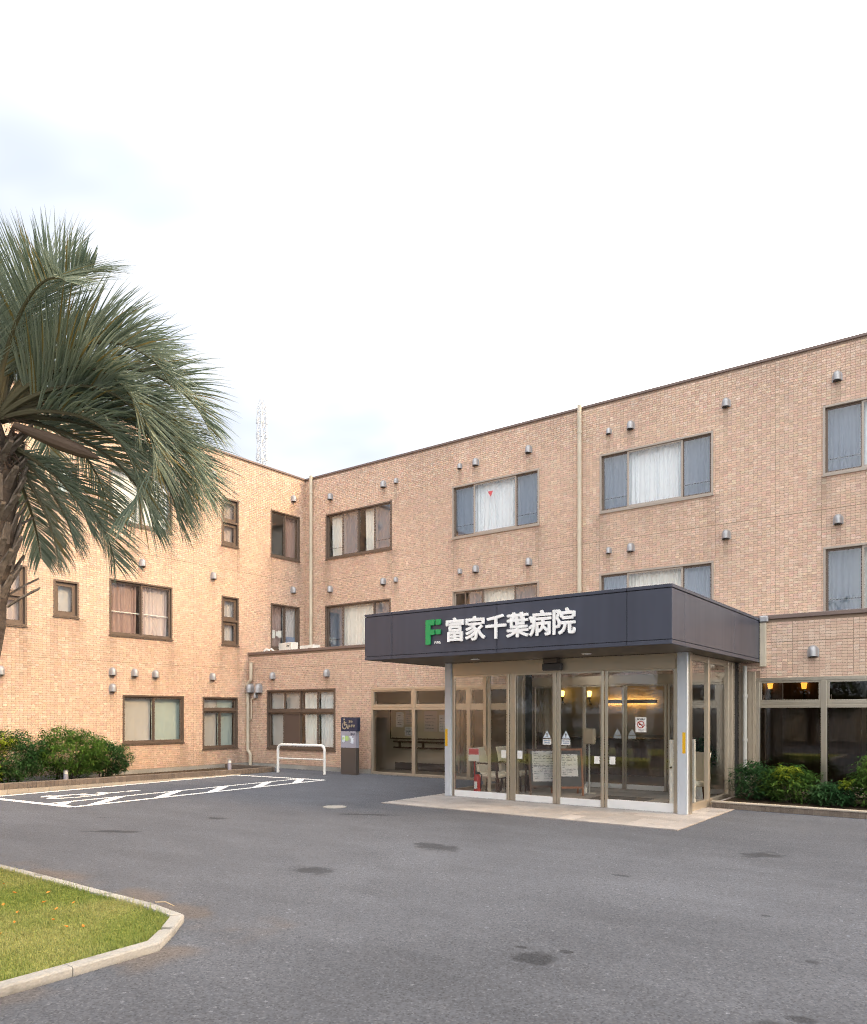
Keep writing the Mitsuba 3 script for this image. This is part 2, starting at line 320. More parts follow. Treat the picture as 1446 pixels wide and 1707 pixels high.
# ------------------------------------------------------------------ lettering outlines (units: hundredths of an em)
GLYPHS = {"富": "6,66;7,68;43,68;43,69;41,73;41,74;48,77;51,77;52,76;57,68;93,68;94,67;94,46;93,45;83,46;82,57;18,58;17,46;7,45;6,47/13,19;14,20;87,20;88,19;88,-19;86,-20;78,-20;76,-17;24,-17;23,-20;22,-20;14,-20;13,-19|55,-7;76,-7;76,-3;55,-3|55,7;56,6;76,6;76,10;55,10|24,-7;44,-7;44,-3;24,-3|24,6;43,6;44,7;44,10;24,10/19,48;19,53;21,55;79,56;81,53;81,48;79,46;21,46/20,43;21,44;79,44;80,43;80,23;79,22;21,22;20,23|31,35;31,31;69,31;69,35", "家": "4,-7;5,-5;19,-1;34,6;44,12;49,16;48,19;47,19;40,15;27,8;12,3;10,3;6,10;6,12;27,19;37,24;43,28;41,30;40,30;28,25;13,20;11,20;6,27;7,29;21,33;35,39;35,40;20,40;19,41;19,49;20,50;80,50;81,49;81,42;80,40;87,34;87,32;79,26;73,22;73,20;76,13;81,6;89,-1;98,-7;98,-9;95,-12;92,-16;91,-16;82,-11;73,-2;67,7;63,15;62,14;62,9;62,-2;61,-7;58,-13;55,-17;51,-19;48,-20;36,-20;34,-18;33,-16;32,-11;32,-10;34,-9;46,-9;47,-8;49,-6;50,-3;51,3;40,-3;28,-9;11,-15;8,-14;6,-11|50,36;51,35;54,31;58,25;71,34;77,40;54,40/6,66;8,68;42,68;42,68;41,72;41,74;49,77;51,77;52,76;56,68;92,67;94,65;94,45;93,43;84,43;83,44;82,56;18,56;17,44;16,43;8,43;6,44", "千": "3,27;3,35;5,36;44,37;44,56;12,53;9,61;10,63;30,66;57,70;77,74;79,75;81,74;81,74;86,68;87,66;86,65;74,62;56,58;56,58;56,37;96,36;97,35;97,27;95,25;56,25;55,-20;44,-19;44,25;5,25", "葉": "1,-11;1,-10;3,-9;7,-8;20,-4;31,1;31,2;5,2;4,3;4,11;5,12;44,12;44,15;18,16;17,40;5,40;4,41;4,49;5,50;17,50;17,55;18,57;27,57;27,59;5,60;4,61;4,68;5,69;27,70;27,75;28,76;37,76;38,75;39,70;61,70;61,74;62,76;72,76;73,70;95,70;96,68;96,60;73,59;73,58;79,57;80,56;81,50;95,50;96,49;96,41;95,40;81,40;80,29;79,28;43,28;41,29;41,40;28,40;29,26;92,25;94,24;93,17;92,16;56,15;56,12;96,12;97,11;97,3;96,2;68,2;78,-3;87,-6;98,-9;99,-11;93,-19;87,-18;72,-12;64,-8;56,-3;56,-3;55,-19;53,-20;47,-20;44,-19;44,-3;30,-11;19,-15;8,-19;6,-18|37,52;29,51;29,50;41,50;41,56;43,58;51,58;52,57;53,50;69,50;69,51;62,52;61,60;39,59;38,53|52,37;69,37;69,40;53,40", "病": "2,14;2,17;4,18;18,25;18,33;14,31;12,31;11,32;8,41;3,51;3,53;9,56;11,56;13,55;18,45;18,45;19,64;20,65;52,65;52,67;50,73;51,74;54,75;61,76;62,74;66,65;97,64;98,56;97,54;30,54;30,48;31,49;96,49;97,48;97,40;96,39;68,38;68,32;93,32;94,31;94,-13;93,-16;91,-18;84,-20;73,-20;70,-12;70,-11;71,-10;83,-9;83,-3;82,-3;78,-6;77,-6;71,0;63,8;60,4;54,-3;49,-6;46,-7;44,-5;43,-5;43,-18;42,-20;34,-20;32,-19;32,31;33,32;56,32;56,38;30,39;29,19;26,5;23,-5;19,-12;15,-17;12,-20;7,-16;4,-13;10,-5;14,4;16,11;15,11;7,7;5,7|67,18;80,6;82,4;83,4;83,21;68,21;67,21|43,4;44,4;47,5;52,10;55,16;56,21;43,21", "院": "6,71;7,72;32,72;38,68;38,64;60,64;60,65;57,72;57,73;58,75;66,77;69,73;74,64;96,63;97,62;97,44;96,42;89,42;89,37;87,35;46,35;45,36;44,42;38,42;37,43;36,59;29,42;33,36;36,30;37,27;39,28;97,27;98,18;96,17;80,17;80,-8;80,-8;87,-8;88,0;89,4;90,4;95,2;97,1;98,0;98,-6;97,-12;96,-15;93,-18;91,-19;76,-19;71,-17;70,-15;69,-11;68,17;62,17;62,16;61,10;58,1;53,-9;44,-16;36,-20;34,-20;30,-15;28,-13;28,-12;30,-10;32,-9;39,-6;44,-1;48,5;50,15;50,17;38,17;37,12;35,9;33,6;31,5;27,4;19,4;18,6;17,8;17,8;16,-19;15,-20;7,-20;6,-19|48,46;85,46;85,53;48,53|16,14;25,14;26,15;27,18;27,23;25,30;21,36;18,40;18,41;21,48;25,61;17,61", "専": "4,4;4,10;51,11;51,15;12,15;11,43;36,43;36,47;6,47;5,48;6,54;36,54;36,60;43,60;44,54;75,54;74,47;44,47;44,43;69,43;69,16;59,15;58,11;77,10;76,4;58,3;58,-11;56,-14;50,-16;40,-16;38,-10;38,-9;51,-8;51,4;23,4;34,-7;34,-8;28,-12;22,-5;16,0;19,4|44,22;61,21;62,26;44,26|44,32;61,32;62,37;44,37|18,32;36,32;36,37;19,37|19,26;19,21;36,21;36,26", "用": "2,-11;8,-2;11,11;12,22;12,54;72,54;72,-10;70,-13;65,-15;52,-15;50,-9;50,-8;64,-7;64,9;44,9;44,-15;37,-15;36,-14;36,9;18,9;15,-4;8,-15;6,-16|44,17;64,16;64,28;45,28|44,36;64,36;64,47;45,47|19,17;36,16;36,28;19,28|19,36;20,36;36,36;36,47;19,47", "駐": "36,-12;36,-6;53,-6;53,14;40,14;40,21;53,21;53,37;38,38;38,38;38,44;38,45;56,45;49,56;49,58;54,60;62,48;62,47;59,46;59,45;76,45;76,38;60,37;60,21;74,21;75,15;74,14;60,14;60,-5;61,-6;78,-6;78,-12/6,57;37,56;36,50;26,50;27,44;35,44;35,38;26,38;27,32;35,32;35,26;26,25;26,20;38,19;36,-8;34,-12;32,-14;20,-15;18,-10;19,-8;27,-9;28,-7;30,-1;27,-1;23,11;27,12;30,6;30,13;6,13|13,26;13,20;20,20;20,26|13,50;13,44;20,44;20,50|20,38;13,38;13,32;19,32/17,8;18,10;22,10;25,0;25,-3;24,-4;20,-4;19,4/12,-6;12,9;16,10;18,-1;17,-7;13,-7/2,-9;6,10;7,10;11,9;10,1;8,-10;6,-11", "車": "4,-4;4,4;36,4;36,8;12,8;12,41;36,42;36,45;6,46;6,53;36,53;36,60;44,60;44,53;74,53;74,46;44,45;44,42;68,41;68,9;44,8;44,4;76,4;76,-4;44,-4;43,-16;36,-15;36,-4|44,16;61,15;61,21;44,22|44,28;61,28;61,35;44,35|19,16;36,15;36,21;19,22|19,28;36,28;36,35;19,35", "場": "4,0;2,7;13,11;13,35;4,36;4,43;13,43;13,60;20,59;20,43;29,42;28,36;21,36;20,35;20,15;28,18;30,12;36,20;36,20;26,20;26,27;78,27;77,20;44,20;42,17;76,16;75,3;73,-9;71,-13;68,-15;57,-15;55,-9;65,-8;67,-2;68,10;63,9;57,-4;52,-11;47,-16;46,-16;42,-12;41,-11;50,-2;54,3;56,10;51,10;43,-1;31,-12;30,-12;26,-7;33,-2;38,3;42,9;42,10;37,10;26,0;25,1;21,4;22,6;26,8;25,9;5,-1/34,58;72,58;72,30;34,30|40,37;41,36;64,36;65,41;41,41|40,47;65,47;65,51;41,52", "案": "2,-9;2,-8;17,-3;29,4;4,4;4,11;36,11;36,18;22,15;6,14;4,19;5,20;19,21;28,23;14,26;14,27;21,34;4,34;4,40;6,41;6,54;35,54;34,58;38,60;40,60;44,54;75,54;74,41;76,40;76,34;60,34;56,29;52,25;74,19;74,18;73,16;69,13;68,13;45,20;42,20;37,18;44,18;44,11;76,11;76,4;51,4;55,1;64,-4;78,-8;78,-9;74,-14;65,-12;56,-8;44,1;43,-15;36,-15;36,1;24,-7;10,-14;6,-14|37,41;67,40;67,47;38,47;38,46;40,46;40,45|27,30;42,27;48,30;51,34;31,34|12,41;27,40;32,47;13,47", "内": "7,-15;8,46;36,46;36,60;44,60;44,46;73,46;73,-8;73,-10;70,-14;64,-15;53,-15;51,-9;51,-8;66,-7;66,6;60,2;59,2;54,9;40,22;34,11;29,7;22,2;20,1;16,5;15,5;15,-15;14,-16|43,29;65,7;66,7;66,39;44,39|15,7;16,7;24,12;31,21;34,28;36,35;36,39;15,39", "図": "6,-15;6,56;74,56;74,-15;67,-15;66,-10;66,-9;14,-9;14,-15|14,6;15,6;25,8;33,13;27,19;23,25;18,35;17,40;22,42;24,41;26,36;30,28;34,23;40,17;49,27;53,35;56,42;62,41;63,39;56,25;46,13;58,8;66,6;66,49;40,49;50,39;50,38;47,34;46,34;39,42;34,45;34,46;36,49;14,49|14,3;14,-2;66,-2;66,4;63,-1;61,-1;48,3;40,8;30,3;19,-1;17,-1/30,35;31,37;35,40;41,34;46,26;42,23;40,23;35,30"}


def glyph(ch):
    out = []
    for g in GLYPHS[ch].split('/'):
        r = [[tuple(map(float, a.split(','))) for a in q.split(';')] for q in g.split('|')]
        out.append(Polygon(r[0], r[1:]).buffer(0))
    return unary_union(out)

# ------------------------------------------------------------------ ground, apron, kerbs, markings
put('asphalt', MB().add([[-220, -220, 0], [260, -220, 0], [260, 260, 0], [-220, 260, 0]], [[0, 1, 2, 3]]), 'm_asphalt', kind='structure')

rng = np.random.default_rng(3)
AP = (10.25, 16.03, -7.84, -4.72)
put('entrance_apron', MB().box((AP[0], AP[2], -.05), (AP[1], -4.72, .006)).box((10.4, -4.72, -.05), (15.6, YA, .006)), 'm_joint', kind='structure')
nx = 20
px = (AP[1] - AP[0]) / nx
tile_mb = [MB().box((.0025, .0025, 0), (px - .0025, px * 1.0 - .0025, .012), .002).arrays() for _ in range(3)]
paver = [mikit.ply(tile_mb[k], f'm_paver_{k}') for k in range(3)]
for j in range(18):
    for i in range(nx):
        x, y = AP[0] + i * px, AP[2] + j * px
        if y + px > YA - .05 or (y + px > -4.72 and (x < 10.45 or x + px > 15.55)):
            continue
        scene[num('entrance_apron__tile')] = {**paver[rng.integers(3)], 'to_world': T().translate([x, y, .004 + .0008 * rng.random()])}

# the lawn island and its kerb stones
LAWN = [(-2.0, -15.10), (13.78, -15.13), (14.36, -15.2), (14.64, -15.49), (14.89, -15.79), (14.91, -16.45), (14.93, -21.0), (-2.0, -21.0)]
OUT = Polygon(LAWN)
INN = OUT.buffer(-.11, join_style=2)
put('lawn', MB().prism(INN, -.05, .042), 'm_turf', kind='structure')
kb = MB().prism(OUT.difference(INN.buffer(.001)).buffer(-.012, join_style=2), -.02, .045)
put('lawn_kerb', kb, 'm_concrete', kind='structure')


def kerb_run(a, b, step, kerb, matname, w=.11, z=.062, zb=-.03, gap=.006, m0=(0, 0), c=.012, jitter=.003):
    a, b = np.array(a), np.array(b)
    L = np.linalg.norm(b - a)
    t = (b - a) / L
    nrm = np.array([-t[1], t[0]])
    n = max(1, int(round(L / step)))
    for i in range(n):
        s0, s1 = i * L / n + gap / 2, (i + 1) * L / n - gap / 2
        e0, e1 = (m0[0] if i == 0 else 0), (m0[1] if i == n - 1 else 0)
        mb = MB()
        dz = jitter * (rng.random() - .5) * 2
        q = []
        for zz, ins in ((zb, 0), (z + dz - c, 0), (z + dz, c)):
            for (s, off, e) in ((s0, ins, 1), (s1, ins, -1)):
                q.append([s + e * 0, off, zz]); 
            q.append([s1 - e1 - (0), w - ins * .5, zz]); q.append([s0 + e0, w - ins * .5, zz])
        q = np.array(q)
        xy = a[None] + q[:, :1] * t + q[:, 1:2] * nrm
        mb.hull(np.hstack([xy, q[:, 2:]]))
        put(kerb, mb, matname)


# outline clockwise seen from the road side: keep the lawn on the left of each run
ccw = LAWN[::-1]  # from the bottom left, counter-clockwise reversed order
pts = [(14.93, -20.95), (14.91, -16.45), (14.89, -15.79), (14.64, -15.49), (14.36, -15.2), (13.78, -15.13), (-2.0, -15.10)]
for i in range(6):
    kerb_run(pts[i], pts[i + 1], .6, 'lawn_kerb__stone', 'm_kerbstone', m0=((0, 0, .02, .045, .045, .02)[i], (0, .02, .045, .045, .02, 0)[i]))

# grass blades, thick near the camera
gr = np.random.default_rng(8)
n = 150000
gx, gy = gr.uniform(9.0, 14.85, n), gr.uniform(-18.6, -15.15, n)
from shapely import contains_xy
ok = contains_xy(INN.buffer(-.004), gx, gy)
gx, gy = gx[ok], gy[ok]
n = len(gx)
hgt = gr.uniform(.018, .045, n) * (0.7 + .6 * meshkit.fbm(np.stack([gx * 2, gy * 2, gx * 0], 1), 3))
inner = contains_xy(INN.buffer(-.06), gx, gy)
hgt = np.where(inner, hgt, hgt * gr.uniform(1.0, 2.3, n))
ang, lean = gr.uniform(0, 2 * PI, n), gr.uniform(.1, .9, n)
wd = gr.uniform(.002, .0038, n)
ux, uy = np.cos(ang), np.sin(ang)
p0 = np.stack([gx, gy, np.full(n, .041)], 1)
side = np.stack([-uy * wd, ux * wd, np.zeros(n)], 1)
tip = p0 + np.stack([ux * hgt * lean, uy * hgt * lean, hgt], 1)
gv = np.stack([p0 - side, p0 + side, tip], 1).reshape(-1, 3)
t1 = meshkit.fbm(np.stack([gx * 1.1, gy * 1.1, gx * 0], 1), 4, 2)
col = np.array([.185, .245, .065])[None] + (np.array([.35, .35, .15]) - np.array([.185, .245, .065]))[None] * np.clip((t1 - .35) * 2.2 + gr.normal(0, .22, n), 0, 1)[:, None]
put('grass', (gv, np.arange(3 * n).reshape(-1, 3)), 'm_leaf', color=np.repeat(col, 3, 0), kind='stuff', label='short mown green grass on the lawn island', category='grass')

# fallen leaves and a twig
lf = [(12.9, -16.0), (13.05, -15.75), (13.25, -16.05), (13.4, -15.8), (12.5, -15.7), (12.75, -15.55), (13.7, -15.95), (14.0, -16.0), (14.1, -15.93), (13.75, -16.4), (12.2, -15.9), (13.3, -15.6), (12.0, -15.6), (13.55, -16.2), (12.6, -16.2)]
for i, (x, y) in enumerate(lf):
    s = .022 + .016 * gr.random()
    q = np.array([[0, 0, 0], [s * .5, s * .42, .006], [s * 1.5, 0, .012], [s * .5, -s * .42, .008], [s * .6, 0, -.004]])
    lm = MB().add(q, [[0, 4, 1], [1, 4, 2], [2, 4, 3], [3, 4, 0]]).at(rot(360 * gr.random(), (x, y, .078)))
    put('fallen_leaf', lm, 'm_fallen', label='small orange fallen leaf lying on the lawn island', category='leaf', group='fallen leaves on the lawn')
put('twig', MB().tube([(13.84, -15.13, .072), (13.93, -15.09, .08), (14.02, -15.06, .05)], [.006, .005, .003], 6), 'm_twig', label='pale dry twig lying across the far kerb of the lawn', category='twig')

# planter at the left wing: concrete course, brick course, soil
pz = lambda y: .155 + (.25 - .155) * np.clip((-5.2 - y) / 6.4, 0, 1.9)
PX = lambda y: 2.60 + .25 * np.clip((-5.2 - y) / 6.4, 0, 2.5)
ys = np.arange(-20.0, -5.0 + 1e-6, .5)
core = MB()
soil = MB()
for a, b in zip(ys[:-1], ys[1:]):
    core.hull([[PX(y) - dx, y, z] for y in (a, b) for dx in (.02, .10) for z in (-.05, pz(y) - .02)])
put('planter_kerb', core, 'm_joint', kind='structure')
y = -16.4
while y < -5.05:
    y1 = min(y + .45, -5.02)
    q = [[PX(yy) - dx, yy, z] for yy in (y + .004, y1 - .004) for dx in (0, .12) for z in (-.03, max(.03, pz(yy) - .135))]
    put('planter_kerb__block', MB().hull(q), 'm_gutterblock')
    y = y1
cnt, y = 0, -5.02
rest = [MB(), MB()]
while y > -16.4:
    y1 = y - .10
    q = [[PX(yy) - dx, yy, z] for yy in (y - .003, y1 + .003) for dx, z in ((.008, max(.033, pz(yy) - .132)), (.125, max(.033, pz(yy) - .132)), (.008, pz(yy) - .012), (.02, pz(yy)), (.125, pz(yy)))]
    k = int(rng.random() < .35)
    put('planter_kerb__brick', MB().hull(q), ('m_brick', 'm_brick_light')[k])
    y = y1
# return of the kerb along the annex
for i in range(22):
    x = 2.44 - i * .10
    put('planter_kerb__brick', MB().box((x, -5.02, 0), (x + .094, -4.9, .15), .008) if i == 99 else MB().box((x - .1, -3.72, 0), (x - .006, -3.6, .145), .008), 'm_brick')
for i in range(13):
    yy = -5.02 + i * .10
    put('planter_kerb__brick', MB().box((2.46, yy, 0), (2.58, yy + .094, .15), .008), 'm_brick')
put('planter_soil', MB().prism(Polygon([(0.01, -20), (2.75, -20), (2.5, -5.0), (2.5, -3.62), (.2, -3.62), (0.01, -3.0)]), -.03, .012), 'm_soil', kind='structure')

# planter right of the porch
put('planter_kerb_right', MB().box((15.64, -4.75, -.02), (20, -4.66, .10)).box((15.64, -4.70, -.02), (15.72, -3.4, .10)), 'm_joint', kind='structure')
x = 15.62
while x < 19.6:
    put('planter_kerb_right__brick', MB().box((x + .003, -4.76, 0), (x + .0745, -4.66, .098), .004), ('m_brick', 'm_brick_light')[int(rng.random() < .5)])
    x += .0775
for i in range(7):
    put('planter_kerb_right__capstone', MB().box((15.60 + i * .6 + .002, -4.775, .0985), (15.60 + (i + 1) * .6 - .002, -4.63, .128), .006), 'm_gutterblock')
put('planter_soil_right', MB().box((15.7, -4.64, -.02), (20, YA - .02, .10)), 'm_soil', kind='structure')

# painted markings of the parking bay
def stripe(poly, key='parking_marking'):
    put(key, MB().prism(poly, .002, .0045), 'm_paint', kind='structure')


def line(a, b, w, cap=2):
    return LineString([a, b]).buffer(w / 2, cap_style=cap)


def worn(g):
    return g


NL, FL, FR, NR = (3.02, -11.93), (2.63, -5.2), (5.75, -4.86), (6.02, -11.72)
IN0, IN1 = (5.14, -11.70), (4.95, -4.95)
marks = [line(NL, FL, .12), line(FL, FR, .13), line((2.95, -11.98), NR, .16), line(NR, FR, .12), line(IN0, IN1, .10)]
bars = [((5.98, -11.3), (5.10, -10.2)), ((5.93, -9.85), (5.07, -8.8)), ((5.88, -8.5), (5.06, -7.5)), ((5.85, -7.2), (5.0, -6.1)), ((5.75, -5.85), (5.0, -4.95)), ((5.55, -11.72), (5.12, -11.35))]
marks += [line(a, b, .20) for a, b in bars]
stripe(unary_union(marks).intersection(Polygon([(2.5, -12.1), (6.08, -11.85), (5.85, -4.72), (2.4, -5.1)]).buffer(.05)))
# wheelchair symbol, head towards the wall
def wheelchair(s):
    """Access symbol about s tall, upright in xy, origin at its foot."""
    ring = Point(.40, .33).buffer(.31).difference(Point(.40, .33).buffer(.225))
    ring = ring.difference(Polygon([(.40, .33), (.15, .80), (.30, .95), (.9, .95), (.9, .28)]))
    body = unary_union([LineString([(.38, .78), (.40, .42), (.68, .42), (.80, .10), (.92, .14)]).buffer(.052), LineString([(.39, .62), (.64, .62)]).buffer(.04), Point(.37, .92).buffer(.085)])
    from shapely import affinity
    return affinity.scale(unary_union([ring, body]), s, s, origin=(0, 0))


from shapely import affinity
sym = affinity.affine_transform(wheelchair(1.0), [-.95, 0, 0, 2.15, 0, 0])
sym = affinity.rotate(sym, 1.5, origin=(0, 0))
stripe(affinity.translate(sym, 4.65, -11.35), 'wheelchair_marking')
put('manhole_cover', MB().lathe([(0.001, .012), (.20, .012), (.215, .009), (.22, 0)], (9.95, -8.82, .001), 32), 'm_kerbstone', label='round white cover set in the asphalt left of the porch', category='manhole cover')

# ------------------------------------------------------------------ walls of tiles
U0, ZP = .098, 3.17 / 55
ZBASE = 3.19 - 55 * ZP
tone = np.array(TILE_TONES)


def tiles(ua, ub, za, zb, holes, seed, streaks, joints=(), bands=()):
    """(rectangles, colours) of the stack-bonded tiles of a wall field."""
    r = np.random.default_rng(seed)
    k0, k1 = int(np.ceil((za - ZBASE) / ZP - 1e-6)), int(np.floor((zb - ZBASE) / ZP + 1e-6))
    i0, i1 = int(np.floor(ua / U0)), int(np.ceil(ub / U0))
    I, K = np.meshgrid(np.arange(i0, i1), np.arange(k0, k1), indexing='ij')
    I, K = I.ravel(), K.ravel()
    g, gz = .0024, .0036
    R = np.stack([I * U0 + g, (I + 1) * U0 - g, ZBASE + K * ZP + gz, ZBASE + (K + 1) * ZP - gz], 1)
    R[:, 0], R[:, 1] = np.maximum(R[:, 0], ua), np.minimum(R[:, 1], ub)
    idx = r.choice(len(tone), len(R), p=TILE_W)
    base = tone[idx] * (1 + .05 * r.standard_normal((len(R), 1))) * (1 + .02 * r.standard_normal((len(R), 3)))
    keep = (R[:, 1] - R[:, 0] > .012)
    for h in [*holes, *[(round(j / U0) * U0 - .0055, round(j / U0) * U0 + .0055, a, b) for j, a, b in joints], *[(-99, 99, z - .008, z + .008) for z in bands]]:
        m = (R[:, 0] < h[1]) & (R[:, 1] > h[0]) & (R[:, 2] < h[3]) & (R[:, 3] > h[2])
        inside = m & (R[:, 0] >= h[0] - .004) & (R[:, 1] <= h[1] + .004) & (R[:, 2] >= h[2] - .004) & (R[:, 3] <= h[3] + .004)
        keep &= ~inside
        q = m & ~inside
        a = q & (R[:, 0] < h[0] - .004)
        R[a, 1] = np.minimum(R[a, 1], h[0])
        b = q & ~a & (R[:, 1] > h[1] + .004)
        R[b, 0] = np.maximum(R[b, 0], h[1])
        c = q & ~a & ~b
        lo = c & (R[:, 2] < h[2])
        R[lo, 3] = np.minimum(R[lo, 3], h[2])
        hi = c & ~lo
        R[hi, 2] = np.maximum(R[hi, 2], h[3])
    keep &= (R[:, 1] - R[:, 0] > .010) & (R[:, 3] - R[:, 2] > .008)
    R, base = R[keep], base[keep]
    um, zm = (R[:, 0] + R[:, 1]) / 2, (R[:, 2] + R[:, 3]) / 2
    f = 1 - .13 * (meshkit.fbm(np.stack([um * .5, zm * .35, um * 0 + seed], 1), 4, seed) - .5) * 2
    f *= 1 - .16 * np.exp(-np.maximum(zm - .12, 0) / .30) * (.5 + meshkit.fbm(np.stack([um * 1.7, zm, um * 0], 1), 3, 9))
    f *= 1 - .12 * np.exp(-np.maximum(10.0 - zm, 0) / .45) * (meshkit.noise(np.stack([um * 2.6, um * 0, um * 0], 1), 14) > .45)
    for su, sz, sw, sl, sa in streaks:   # water runs below hoods and sills
        f *= 1 - sa * np.exp(-((um - su) / sw) ** 2) * np.clip(1 - (sz - zm) / sl, 0, 1) * (zm < sz) * (.6 + .8 * meshkit.noise(np.stack([um * 9, zm * 1.2, um * 0], 1), 4))
    return R, base * f[:, None]


def tile_mesh(R, th=.006, ch=.0018):
    n = len(R)
    u0, u1, v0, v1 = R.T
    z = np.zeros(n)
    a = np.full(n, th)
    b = np.full(n, th - ch)
    V = np.stack([np.stack(c, 1) for c in ((u0, v0, z), (u1, v0, z), (u1, v1, z), (u0, v1, z), (u0, v0, b), (u1, v0, b), (u1, v1, b), (u0, v1, b),
                                           (u0 + ch, v0 + ch, a), (u1 - ch, v0 + ch, a), (u1 - ch, v1 - ch, a), (u0 + ch, v1 - ch, a))], 1)
    q = []
    for s in (0, 4):
        q += [[s + k, s + (k + 1) % 4, s + 4 + (k + 1) % 4, s + 4 + k] for k in range(4)]
    q.append([8, 9, 10, 11])
    F = (np.array(q)[None] + (np.arange(n) * 12)[:, None, None]).reshape(-1, 4)
    return V.reshape(-1, 3), F


# window schedules: (u0, u1, z0, z1)
MW = {'m31': (1.04, 4.01, 7.12, 8.67), 'm32': (6.44, 9.43, 7.11, 8.68), 'm33': (11.29, 14.25, 7.14, 8.68), 'm34': (16.70, 19.70, 7.14, 8.69),
      'm21': (1.02, 3.96, 3.96, 5.49), 'm22': (6.44, 9.42, 3.96, 5.49), 'm23': (11.28, 14.26, 3.96, 5.48), 'm24': (16.71, 19.70, 3.96, 5.49)}
LW = {'l31': (-3.65, -3.0, 7.14, 8.64), 'l32': (-1.61, -.30, 7.12, 8.68), 'l21': (-3.65, -3.0, 3.95, 5.49), 'l22': (-1.61, -.31, 3.96, 5.49),
      'l25': (-7.46, -5.48, 3.95, 5.50), 'l35': (-7.46, -5.48, 7.13, 8.67), 'l26': (-9.02, -8.37, 4.32, 5.25), 'l36': (-9.02, -8.37, 7.50, 8.42),
      'l27': (-10.37, -9.73, 3.97, 5.49), 'l37': (-10.37, -9.73, 7.14, 8.65), 'l11': (-7.06, -5.08, .88, 2.26), 'l12': (-4.37, -3.04, .64, 2.25)}
AW = {'a1': (.93, 3.94, .63, 2.48), 'a2': (5.37, 10.50, 0.0, 2.47), 'ad': (10.62, 15.50, 0.0, 2.62), 'a3': (15.87, 20.20, .25, 2.47)}


def backing(plane, poly, holes, th=.2):
    g = poly.difference(unary_union([sbox(u0, z0, u1, z1) for u0, u1, z0, z1 in holes]))
    return on(plane, MB().prism(g, -th, 0))


hoods = {'L': [(-6.47, 6.1, 1), (-3.99, 6.09, 1), (-3.99, 9.29, 1), (-6.47, 9.29, 1), (-.6, 9.29, 1), (-.62, 6.08, 1), (-7.39, 2.92, 1), (-6.71, 2.92, 1), (-6.04, 2.91, 1), (-7.39, 2.47, 1), (-4.02, 2.91, 1), (-10.36, 2.82, 1)],
         'M': [(1.27, 9.28, 1), (3.68, 9.28, 1), (4.21, 9.29, .75), (1.26, 6.07, 1), (3.67, 6.09, 1), (4.2, 6.09, .75), (6.72, 9.28, .75), (7.3, 9.29, 1), (9.11, 9.3, 1), (6.72, 6.08, .75), (7.3, 6.09, 1), (9.11, 6.09, 1),
               (11.54, 9.28, .75), (12.15, 9.3, 1), (11.54, 6.1, .75), (12.15, 6.1, 1), (14.57, 9.3, 1), (16.98, 9.31, 1), (14.57, 6.1, 1), (17.0, 6.1, 1)],
         'A': [(1.2, 2.96, 1), (3.61, 2.97, 1), (.13, 2.58, 1.35), (.55, 2.57, 1.35), (.385, 2.34, .75), (16.94, 2.98, 1)]}
streak = {k: [(u, z - .1, .10, 1.1, .22) for u, z, s in v] for k, v in hoods.items()}
for W, k in ((MW, 'M'), (LW, 'L')):
    for u0, u1, z0, z1 in W.values():
        streak[k] += [(u0 + .02, z0 - .05, .20, 1.6, .27), (u1 - .02, z0 - .05, .20, 1.6, .27), ((u0 + u1) / 2, z0 - .05, (u1 - u0) * .32, .9, .13)]

BLD = thing('hospital_building', 'three-storey tan tiled main block and ground-floor annex behind the entrance porch', 'building')
WNG = thing('hospital_wing', 'long tan tiled wing at right angles to the main block, behind the palm', 'building')
WALL_M = num(f'{BLD}__wall')
WALL_L = num(f'{WNG}__wall')
MB_wall = backing('M', sbox(0, 3.4, 24, 10.05), MW.values())
for part in (backing('A', sbox(0.0, 0.12, 24, 3.66), AW.values()),):
    MB_wall.add(*part.arrays())
scene[WALL_M] = mikit.ply(MB_wall.arrays(), 'm_grout')
scene[WALL_L] = mikit.ply(backing('L', sbox(-24, 0.12, 9, 10.05), LW.values()).arrays(), 'm_grout')
mj = [(u, 3.7, 10.0) for u in (5.25, 10.45, 15.7)] + [(u, 5.6, 7.05) for u in (1.04, 4.02, 6.44, 9.43, 11.28, 14.26, 16.7)]
lj = [(u, .2, 10.0) for u in (-12.1, -4.7)] + [(u, 5.6, 7.05) for u in (-7.46, -5.48, -1.61, -3.0)]
fields = {'M': tiles(.0, 24, 3.5, 10.04, MW.values(), 1, streak['M'], mj, (6.36,)), 'L': tiles(-24, -.009, .13, 10.04, [*LW.values(), (YA - .01, 3, -1, 3.68)], 2, streak['L'], lj, (3.19, 6.36)),
          'A': tiles(.009, 24, .13, 3.62, [*AW.values(), (15.4, 15.95, 0, 2.6)], 3, streak['A'], [(5.0, .2, 3.6), (8.0, 2.6, 3.6), (16.6, 2.6, 3.6), (17.6, 2.6, 3.6)], (3.19,))}
R, C = fields['A']
um, zm = (R[:, 0] + R[:, 1]) / 2, (R[:, 2] + R[:, 3]) / 2
near = np.nonzero((um > 16.12) & (um < 18.05) & (zm > 2.45))[0]
near = near[np.argsort(-um[near])][:300]
single = np.zeros(len(R), bool)
single[near] = True
tile_dict = {}
